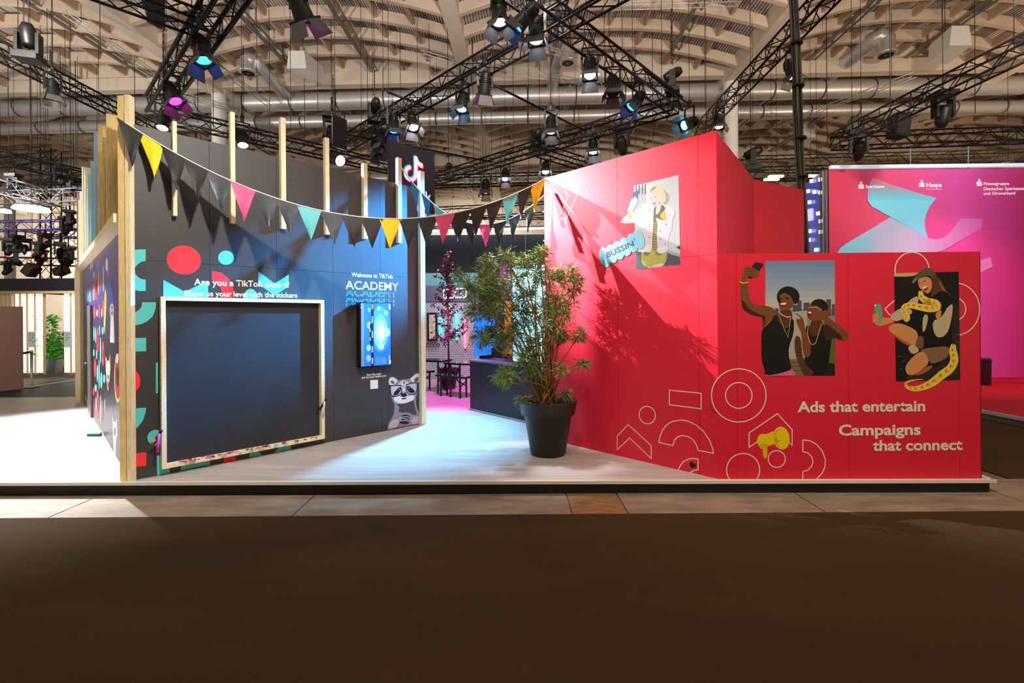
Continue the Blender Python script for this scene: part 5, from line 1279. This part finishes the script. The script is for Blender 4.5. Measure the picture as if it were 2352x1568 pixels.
for i in range(14):
    y0 = 540 + i * 16; P = clip_y(curl, y0, y0 + 17)
    if len(P) > 2: pk_.fill(EM(mixc((226, 110, 130), (110, 212, 240), (i / 13) ** .8), .3), zK(P)); pk_.lay -= 1
P = clip_y(curl, 764, 1200); pk_.fill(EM((124, 216, 245), .3), zK(P))
rib2 = [(525, 1278), (560, 1230), (620, 1185), (1045, 932), (1412, 1132), (1480, 1150), (1560, 1135), (1640, 1070), (1690, 1000), (1730, 945), (1945, 950), (1935, 1040), (1570, 1252), (1400, 1300), (500, 1330)]
def clip_x(poly, a, b): return [(y, x) for x, y in clip_y([(y, x) for x, y in poly], a, b)]
for i in range(18):
    x0 = 500 + i * 82; P = clip_x(rib2, x0, x0 + 83)
    if len(P) > 2: pk_.fill(EM(mixc(mixc((110, 210, 230), (178, 186, 220), min(1, i / 5)), (206, 96, 184), max(0, (i - 9) / 8)), .3), zK(P)); pk_.lay -= 1
pk_.fill(EM((206, 130, 190), .3), [(2252, 598), (2275, 590), (2280, 612), (2252, 626)])
pk_.done('ribbon_print', bn)  # its colours carry a faint glow, put in to brighten the ribbon
WHK = EM((250, 244, 250), .5)
for x, y in ((758, 625), (1351, 608), (1914, 598)):
    lo = Print(WK, OFK + .012); s_ = 1.0
    lo.fill(WHK, zK(ell(x, y - 30, 10, 10)))
    for pts in ([(x - 22, y - 14), (x + 25, y - 14), (x + 25, y - 3), (x - 12, y - 3), (x - 12, y + 2), (x + 25, y + 2), (x + 25, y + 27), (x - 25, y + 27), (x - 25, y + 16), (x + 10, y + 16), (x + 10, y + 12), (x - 25, y + 12), (x - 25, y - 8)],): lo.fill(WHK, zK(pts))
    lo.done('logo', bn)
for body, l, r, t, bo in (('Sparkasse', (802, 646), (985, 643), (802, 616), .012), ('Haspa', (1395, 636), (1548, 633), (1395, 594), .02), ('Hamburger Sparkasse', (1397, 662), (1547, 660), (1397, 652), .01), ('Finanzgruppe', (1958, 618), (2208, 615), (1958, 590), .012), ('Deutscher Sparkassen', (1958, 668), (2366, 664), (1958, 638), .012), ('und Giroverband', (1958, 713), (2265, 709), (1958, 684), .012)):
    lettering(WK, bn, body, zK.one(*l), zK.one(*r), zK.one(*t), None, bo, off=OFK + .014, m=WHK)
for x in (1935, 2091, 2224):
    o = MB().tube(at_y(x, 336, 13.3), WK.px(x, 386, .09), .012, 5).build('hanging_strap', mat('strap_blue', (150, 190, 210), .5), None, WK.px(x, 386, .09)); tag(o, 'thin strap holding the pink banner to its truss', 'strap', 'straps above the pink banner')
# blue lit side wall
LWt = Vector((at_y(1846, 425, 15.2).x, 15.2, 0)); sW = Wall((XL - .08, YB + .1), (LWt.x - XL + .08, LWt.y - YB - .1), (-(LWt.y - YB), (LWt.x - XL)))
lw = thing('blue_light_wall', 'deep blue side wall dotted with glowing white squares', 'wall panel', sW.pt(0, .1)); Lw = 2.3
MB().prism([sW.pt(0, .1), sW.pt(Lw, .1), sW.pt(Lw, zTopK + .02), sW.pt(0, zTopK + .02)], -sW.n * .1).build('panel', mat('deep_blue', (10, 52, 176), .3, emit=.35), lw)
MB().prism([sW.pt(-.0, .1, .01), sW.pt(.03, .1, .01), sW.pt(.03, zTopK, .01), sW.pt(0, zTopK, .01)], sW.n * .03).build('edge_post', mat('post_brass', (130, 104, 60), .4), lw)
zz = Print(sW, .004)
for x, y in ((272, 578), (356, 563), (240, 677), (300, 685), (358, 690), (253, 785), (335, 895), (361, 970), (258, 1068), (361, 1075), (250, 1155), (316, 1250)):
    zz.fill(EM((248, 252, 255), 3.0), zK([(x - 17, y - 15), (x + 17, y - 19), (x + 17, y + 15), (x - 17, y + 19)])); zz.lay -= 1
zz.fill(EM((206, 200, 236), .9), zK([(210, 860), (280, 842), (292, 860), (292, 960), (210, 980)]))
zz.done('lit_squares', lw)
o = thing('waste_bin', 'dark slim bin standing on the red platform', 'bin', at_z(2262, 884, .13)); c = at_z(2262, 884, .13)
MB().lathe([(.1, 0), (.12, .01), (.13, .66), (.135, .68), (.1, .70), (0, .70)], c, 18).build('body', mat('bin_dark', (60, 44, 66), .4), o); MB().lathe([(.137, .60), (.14, .62), (.137, .64)], c, 18).build('rim', M_body, o)
spotlight('lamp_light', (11.5, 10.2, 6.3), (12.6, 13.3, .5), 900, 80, .8, (1, .2, .35), .1)

# ================================================================ neighbouring stand with the pale slatted front
pl = struct('floor_grey_stand'); tag(pl, 'raised grey floor with black edge of the pale slatted stand', 'platform')
a, b = at_z(-120, 928, 0), at_z(215, 872, 0); d = b - a
MB().prism([a, b, b + Vector((0, 9, 0)), a + Vector((0, 9, 0))], (0, 0, .12)).build('edge', plinth_m, pl)
MB().add([v + Vector((0, .02, .122)) for v in (a, b, b + Vector((0, 9, 0)), a + Vector((0, 9, 0)))], [(0, 1, 2, 3)]).build('carpet', mat('grey_carpet', (120, 132, 142), .8), pl)
cb_ = thing('display_cabinet', 'dusty pink upright cabinet with a rounded blue screen', 'cabinet', at_z(20, 898, .12))
p0, p1_ = at_z(-60, 905, .12), at_z(49, 893, .12); hC = at_y(25, 704, p1_.y).z
for k in range(2):
    A = p0.lerp(p1_, k / 2); B_ = p0.lerp(p1_, (k + 1) / 2 - .004); MB().prism([A, B_, Vector((B_.x, B_.y, hC)), Vector((A.x, A.y, hC))], (0, .06, 0)).build('panel', mat('pink_veneer', (176, 140, 136), .6, noise=.06, nscale=4), cb_)
MB().bar(at_y(2, 850, p1_.y - .08), at_y(2, 765, p1_.y - .08), .08, .06, (1, 0, 0)).build('screen', mat('screen_blue', (60, 90, 170), .2, emit=.6), cb_)
YW = 16.2
sl = thing('slatted_front', 'pale backlit slatted front with an open doorway', 'stand wall', at_y(100, 865, YW))
zF0, zF1 = .122, at_y(100, 674, YW).z
Mlit = mat('backlit_panel', (246, 244, 232), .6, emit=.75); Mfr = mat('pine_frame', (214, 184, 136), .6)
for x0_, x1_ in ((34, 48), (48, 64), (64, 82), (82, 102), (146, 164), (164, 181), (181, 205)):
    A, B_ = at_y(x0_, 800, YW).x, at_y(x1_, 800, YW).x; MB().box2((A + .02, YW, zF0 + .05), (B_ - .02, YW + .05, zF1)).build('panel', Mlit, sl)
    MB().box2((B_ - .03, YW - .015, zF0), (B_ + .0, YW + .06, zF1)).build('slat', Mfr, sl)
for x0_ in (0, 9, 18, 27): A = at_y(x0_, 800, YW).x; MB().box2((A, YW - .05, zF0), (A + .06, YW + .03, zF1)).build('slat', mat('pine_frame_light', (236, 214, 176), .6), sl)
MB().box2((at_y(-20, 800, YW).x, YW - .08, zF1), (at_y(230, 800, YW).x, YW + .1, zF1 + .1)).build('top_rail', Mfr, sl)
MB().box2((at_y(95, 800, YW).x, YW + 1.8, zF0), (at_y(160, 800, YW).x, YW + 1.85, zF1)).build('inner_wall', mat('inner_white', (244, 246, 240), .6, emit=.9), sl)
MB().box2((at_y(-40, 800, YW).x, YW - .1, zF1 + .1), (at_y(230, 800, YW).x, YW + 6, at_y(60, 640, YW).z)).build('fascia', mat('fascia_navy', (18, 22, 38), .4), sl)
for x0_ in (64, 147):
    A, B_ = at_y(x0_, 797, YW - .02), at_y(x0_ + 18, 761, YW - .02); po_ = thing('notice', 'pale notice sheet fixed to the slatted front %s' % ('beside the stanchion' if x0_ < 100 else 'past the doorway'), 'notice', A)
    MB().box2((A.x, YW - .022, A.z), (B_.x, YW - .0, B_.z)).build('sheet', flat((216, 222, 228)), po_)
    for k in range(4): zz_ = B_.z - .08 - k * .07; MB().box2((A.x + .04, YW - .026, zz_), (B_.x - (.05 + .06 * (k % 2)), YW - .022, zz_ + .02)).build('text_line', flat((150, 156, 164)), po_)
stp = at_z(73, 889, .122); st = thing('stanchion', 'chrome belt stanchion on the grey stand floor', 'stanchion', stp)
MB().lathe([(0, .0), (.17, .0), (.16, .03), (.03, .05), (.03, .95), (.035, .96), (.035, 1.02), (0, 1.03)], stp, 18).build('post', M_silver, st)
MB().bar(stp + Vector((0, 0, .98)), stp + Vector((-1.0, -.1, .8)), .01, .06).build('belt', M_body, st)
rng = random.Random(3)
for px_, wdt, hgt, bush, pcol, lab in ((103, .32, 1.7, 120, (150, 170, 180), 'tall leafy plant just inside the pale doorway'), (123, .4, .95, 60, (240, 242, 240), 'fern in a white pot in the pale doorway'), (140, .3, 1.1, 70, (120, 150, 170), 'dark green plant in a blue-grey pot in the pale doorway')):
    c = at_y(px_ + 3, 800, YW + {103: .35, 123: .8, 140: 1.25}[px_]); c.z = .122; pt_ = thing('doorway_plant', lab, 'plant', c)
    MB().lathe([(0, 0), (.2, 0), (.27, .45), (.29, .46), (.25, .44), (0, .42)], c, 16).build('pot', mat('pot_%d' % px_, pcol, .5), pt_)
    f_ = MB()
    for k in range(bush * 4):
        an = rng.uniform(0, 2 * PI); p = c + Vector((math.cos(an) * rng.uniform(0, wdt), math.sin(an) * rng.uniform(0, wdt), .45 + rng.uniform(0, hgt - .2)))
        leaf(f_, p, Vector((math.cos(an), math.sin(an), rng.uniform(-.3, 1))), rng.uniform(.15, .3), .03)
    o = f_.build('foliage', mat('leaf_fresh', (96, 176, 60), .5, noise=.3, nscale=4), pt_); o['kind'] = 'stuff'
spotlight('lamp_light', (at_y(60, 500, 14).x, 14.5, 5), (at_y(90, 800, 15).x, 15.5, .5), 500, 90, .8, (1, .98, .9), .2)
# its rigging: silver and violet trusses, lamps, speakers, tower
M_violet = mat('violet_truss', (120, 104, 200), .3, .7)
truss(at_y(-40, 460, 15), at_y(192, 450, 15), 'silver truss straight across above the pale slatted stand', None, w=.4, m=M_silver)
truss(at_y(-60, 405, 12.5), at_y(130, 462, 15.2), 'silver truss slanting down to the straight silver one', None, w=.4, m=M_silver)
truss(at_y(-40, 520, 17), at_y(190, 516, 17), 'violet lit truss crossing above the pale stand', None, w=.33, m=M_violet)
truss(at_y(95, 538, 18), at_y(192, 536, 18), 'short violet lit truss behind the longer one', None, w=.3, m=M_violet)
truss(at_y(-40, 530, 17.5), at_y(195, 560, 20), 'grey truss sloping behind the violet one', None, w=.4, m=mat('truss_grey', (130, 132, 140), .35, .8))
truss(at_y(117, 660, 17.5), at_y(117, 345, 17.5), 'dark upright truss tower at the neighbouring stand', None, w=.4)
truss(at_y(-40, 352, 14), at_y(260, 420, 16), 'black truss sloping above the silver trusses', 'black trusses over the neighbouring stand', w=.35)
truss(at_y(-40, 372, 17), at_y(120, 352, 17), 'black truss meeting the dark tower top', 'black trusses over the neighbouring stand', w=.4)
truss(at_y(-40, 435, 19), at_y(260, 433, 19), 'black level truss behind the dark tower', 'black trusses over the neighbouring stand', w=.45)
truss(at_y(-40, 598, 26), at_y(200, 603, 26), 'thin dark truss against the bright end wall', 'black trusses over the neighbouring stand', w=.4)
for i, (x, y, Y, up) in enumerate(((32, 412, 15, 0), (95, 430, 16, 0), (165, 425, 16, 0), (140, 395, 15, 0), (20, 560, 17, 0), (38, 552, 17, 0), (88, 568, 17, 0), (104, 548, 17, 0), (138, 568, 17.5, 0), (157, 580, 17.5, 0), (36, 585, 17, 0), (148, 590, 18, 0), (58, 560, 18, 0), (94, 585, 18, 0), (17, 612, 20, 0), (160, 495, 16, 0), (152, 510, 16, 0))):
    moving_head(at_y(x, y - 12, Y), .4 + .2 * (i % 4), i * .7, 'small black stage lamp hung over the neighbouring pale stand', up=False, scale=.95, group='stage lamps over the pale stand')
for x, y, w_, h_ in ((72, 482, .85, .16), (11, 488, .3, .2)):
    o = MB().lathe([(0, 0), (w_ * .5, 0), (w_ * .45, .08), (0, .12)], at_y(x, y, 14), 20).build('work_light', glow('work_white', (240, 250, 255), 8), None, at_y(x, y, 14)); tag(o, 'glaring %s white work light under the silver truss' % ('wide oval' if w_ > .5 else 'small round'), 'lamp')
for x, y, r_ in ((72, 620, .6), (141, 622, .5)):
    c = at_y(x, y, 20); lp = thing('loudspeaker', 'tilted dark loudspeaker hung before the bright end wall, %s' % ('larger of two' if r_ > .55 else 'smaller of two'), 'speaker', c)
    MB().box(c, (r_ * .6, .4, r_ * .8), Matrix.Rotation(.7 if r_ > .55 else 1.2, 3, 'Y')).build('cabinet', mat('speaker_brown', (70, 56, 54), .6), lp); MB().tube(c, c + Vector((0, 0, 1.0)), .01, 4).build('wire', M_black_steel, lp)
for x, y in ((34, 588), (66, 586), (33, 578), (95, 588), (75, 588), (21, 588)):
    o = MB().lathe([(0, 0), (.09, -.02), (.05, .12), (0, .14)], at_y(x, y, 18), 12).build('small_lamp', glow('lamp_red', (255, 90, 60), 3) if x % 2 else glow('lamp_cool', (240, 246, 255), 4), None, at_y(x, y, 18)); tag(o, 'tiny %s lamp among the stage lamps' % ('red' if x % 2 else 'white'), 'lamp', 'tiny lamps over the pale stand')

# ================================================================ roof fittings
def branch_duct(pts, r, label, diff):
    t = thing('branch_duct', label, 'duct', pts[0]); MB().path(pts, r, 14).build('pipe', M_duct, t)
    d_ = Vector(diff); MB().lathe([(r * 1.05, .5), (r * 1.05, .12), (r * 1.35, 0), (r * 1.3, -.04), (0, -.04)], d_, 18).build('outlet', M_duct, t)
    MB().lathe([(r * .2, -.06), (r * .9, -.06)], d_, 18).build('grille', M_body, t)
def HP(px, py, v_):                              # photo pixel at a given distance
    return at_y(px, py, v_)
branch_duct([HP(655, 216, 19.4), HP(612, 172, 18.2), HP(596, 155, 17.8), HP(585, 140, 17.6), HP(573, 133, 17.5), HP(571, 150, 17.5)], .24, 'bent zinc branch duct above the black wall', HP(570, 165, 17.5))
branch_duct([HP(1268, 200, 19.4), HP(1280, 150, 18.2), HP(1290, 115, 17.6), HP(1300, 103, 17.4), HP(1305, 125, 17.4)], .24, 'zinc branch duct hanging beside the entrance truss', HP(1304, 142, 17.4))
branch_duct([HP(1898, 180, 19.4), HP(1960, 130, 18), HP(2005, 92, 17.2), HP(2025, 80, 17), HP(2036, 90, 17), HP(2036, 110, 17)], .27, 'bent zinc branch duct above the pink banner', HP(2035, 124, 17))
branch_duct([HP(2060, 222, 21), HP(1990, 262, 22), HP(1965, 272, 22.3), HP(1960, 292, 22.3)], .24, 'zinc branch duct behind the pink banner truss', HP(1960, 300, 22.3))
for px_, py_, v_, lab in ((688, 145, 17.5, 'white heater box hung below the roof above the black wall'), (2190, 92, 15.5, 'white heater box hung below the roof above the pink banner'), (1850, 305, 24, 'white heater box hung far behind the cable bundle')):
    c = HP(px_, py_, v_); t = thing('heater_box', lab, 'heater', c)
    MB().prism([c + Vector((-.28, -.25, .32)), c + Vector((.28, -.25, .32)), c + Vector((.36, -.25, -.32)), c + Vector((-.36, -.25, -.32))], (.25, 1.1, 0)).build('casing', M_white, t)
    MB().tube(c + Vector((0, .3, .3)), c + Vector((0, .3, ZB + 1.2 - c.z)), .008, 4).build('hanger', M_black_steel, t)
# cable trays and slim silver trusses running under the vaults
for u_, lab in ((-9.3, 'slim cable tray running under the vault above the black wall'), (-6.2, 'slim double conduit under the vault above the entrance'), (1.0, 'slim cable tray running under the vault above the shrub'), (5.4, 'slim cable tray running under the vault above the red wall'), (10.9, 'slim cable tray running under the vault above the cable bundle'), (14.6, 'slim cable tray running under the vault over the pink banner'), (-15.5, 'slim cable tray running under the vault over the pale stand'), (-18.5, 'second slim cable tray over the pale stand')):
    t = thing('cable_tray', lab, 'cable tray', hall(u_, 10, ZB + .5)); m_ = mat('tray_zinc', (150, 142, 134), .4, .6)
    for r_ in (0, 1):
        v0, v1 = vs_[r_] + .3, vs_[r_ + 1] - .3
        MB().bar(hall(u_, v0, ZB + .45), hall(u_, v1, ZB + .45), .12, .08).bar(hall(u_ + .25, v0, ZB + .45), hall(u_ + .25, v1, ZB + .45), .05, .05).build('rail', m_, t)
        for k in range(5):
            v = v0 + (v1 - v0) * (k + .5) / 5; MB().bar(hall(u_, v, ZB + .48), hall(u_, v, ZB + 1.25), .04, .04).build('hanger', m_, t)
for a, b, v0, v1, lab in (((150, 28), (400, 200), 13.6, 17, 'slim silver truss high over the timber slats'), ((340, 195), (560, 258), 17, 18.8, 'slim silver truss above the corner truss'), ((968, 122), (1100, 160), 15, 16.2, 'slim silver truss high beside the entrance truss'), ((1130, 150), (1345, 190), 17, 18, 'slim silver truss behind the entrance truss'), ((1320, 130), (1240, 108), 16, 15, 'slim silver truss under the zinc branch duct'), ((1310, 200), (1285, 310), 19, 24, 'slim silver truss dropping behind the corner truss'), ((1780, 290), (2100, 172), 21, 15, 'pale slim truss sloping above the pink banner'), ((1390, 14), (1700, 4), 13, 13, 'pale slim truss high above the red wall'), ((1020, 290), (1095, 470), 22, 34, 'tall slim silver truss far beyond the hanging sign'), ((300, 5), (620, 240), 12.8, 18.6, 'slim pale conduit truss slanting above the corner truss')):
    truss(at_y(*a, v0), at_y(*b, v1), lab, None, w=.2, m=mat('truss_pale', (206, 200, 194), .4, .5), rc=.014, rb=.006, sides=3)
# hanging steel wires
rng = random.Random(21)
WN = 0
for px_, y0_, y1_, v_ in [(230, -20, 125, 12), (380, 60, 255, 14), (410, 0, 250, 13), (590, -20, 210, 13), (620, 0, 330, 15), (668, 0, 300, 14), (730, 20, 260, 15), (762, 160, 300, 16), (860, -20, 240, 14), (880, 0, 230, 13), (920, 90, 260, 16), (960, 60, 280, 15), (1030, 80, 370, 15), (1088, 100, 420, 16), (1180, 160, 390, 17), (1215, 180, 400, 17), (1240, 200, 380, 18), (1390, 150, 320, 15), (1430, 100, 260, 13), (1545, -20, 150, 11), (1620, -20, 250, 12), (1500, 140, 320, 17), (1725, -20, 345, 14), (1900, 160, 330, 16), (2045, -20, 260, 11), (2165, -20, 90, 12), (2240, 60, 260, 13), (55, -20, 90, 10), (120, 20, 190, 13), (310, 220, 320, 18), (1110, 300, 430, 22), (1150, 310, 440, 22), (1330, 250, 400, 20), (1460, 170, 330, 17), (490, 230, 300, 17), (560, 200, 300, 17), (700, 220, 320, 18), (845, 250, 350, 18), (20, 300, 400, 15), (70, 290, 380, 15), (140, 300, 400, 15), (175, 310, 420, 16)]:
    a, b = at_y(px_, y0_, v_), at_y(px_, y1_, v_)
    a.z = max(a.z, min(ZB + .9, a.z + 2.5)); a.x = b.x
    o = MB().tube(a, b, .009 if v_ < 16 else .012, 4).build('steel_wire', mat('wire_dark', (58, 50, 44), .5, .4), None, b); tag(o, 'thin steel wire hanging from the hall roof', 'wire', 'steel wires hanging from the hall roof')
for px_, y0_, y1_, v_ in ((375, 55, 165, 9.0), (1542, 20, 130, 9.4), (860, 160, 210, 13), (765, 170, 290, 13)):
    a, b = at_y(px_, y0_, v_), at_y(px_, y1_, v_); t = thing('chain_hoist', 'dark hoist chain with hook holding a truss', 'chain', b, 'hoist chains'); n_ = 14; c_ = MB()
    for k in range(n_): p, q = a.lerp(b, k / n_), a.lerp(b, (k + .8) / n_); c_.tube(p, q, .018 if k % 2 else .012, 5)
    c_.build('chain', mat('chain_rust', (70, 40, 34), .5, .4), t); MB().path([b + Vector((.05 * math.cos(q_), 0, .05 * math.sin(q_) - .05)) for q_ in [k * .7 for k in range(8)]], .012, 5).build('hook', mat('hook_red', (150, 50, 40), .5), t)
# floor brush lying by the purple wall
bc = at_z(217, 1001, ZP); br_ = thing('floor_brush', 'small green floor brush lying on the pale platform', 'brush', bc)
MB().box(bc + Vector((0, 0, .05)), (.2, .05, .02)).build('handle', mat('brush_white', (220, 230, 226), .5), br_); MB().box(bc + Vector((0, 0, .02)), (.2, .045, .04)).build('bristles', mat('brush_green', (30, 120, 90), .8), br_)

# safety wires for what hangs clear of a truss
for nm in ('spotlight.004 spotlight.005 spotlight.009 spotlight.012 spotlight.016 spotlight.023 spotlight.025 spotlight.026 moving_head.009 moving_head.012 moving_head.017 moving_head.022 moving_head.024 moving_head.027 hanging_sign loudspeaker.001 loudspeaker.002 small_lamp small_lamp.004 small_lamp.005 lighting_truss.014 steel_wire.007 steel_wire.021 steel_wire.033 strip_lamp.001 strip_lamp.002 work_light moving_head.004 moving_head.005').split():
    o = bpy.data.objects.get(nm)
    if o:
        p = Vector(o.location); MB().tube(p, Vector((p.x, p.y, max(p.z + .3, ceil_z(p) - .01))), .006, 4).build('suspension_wire', M_black_steel, o, p)
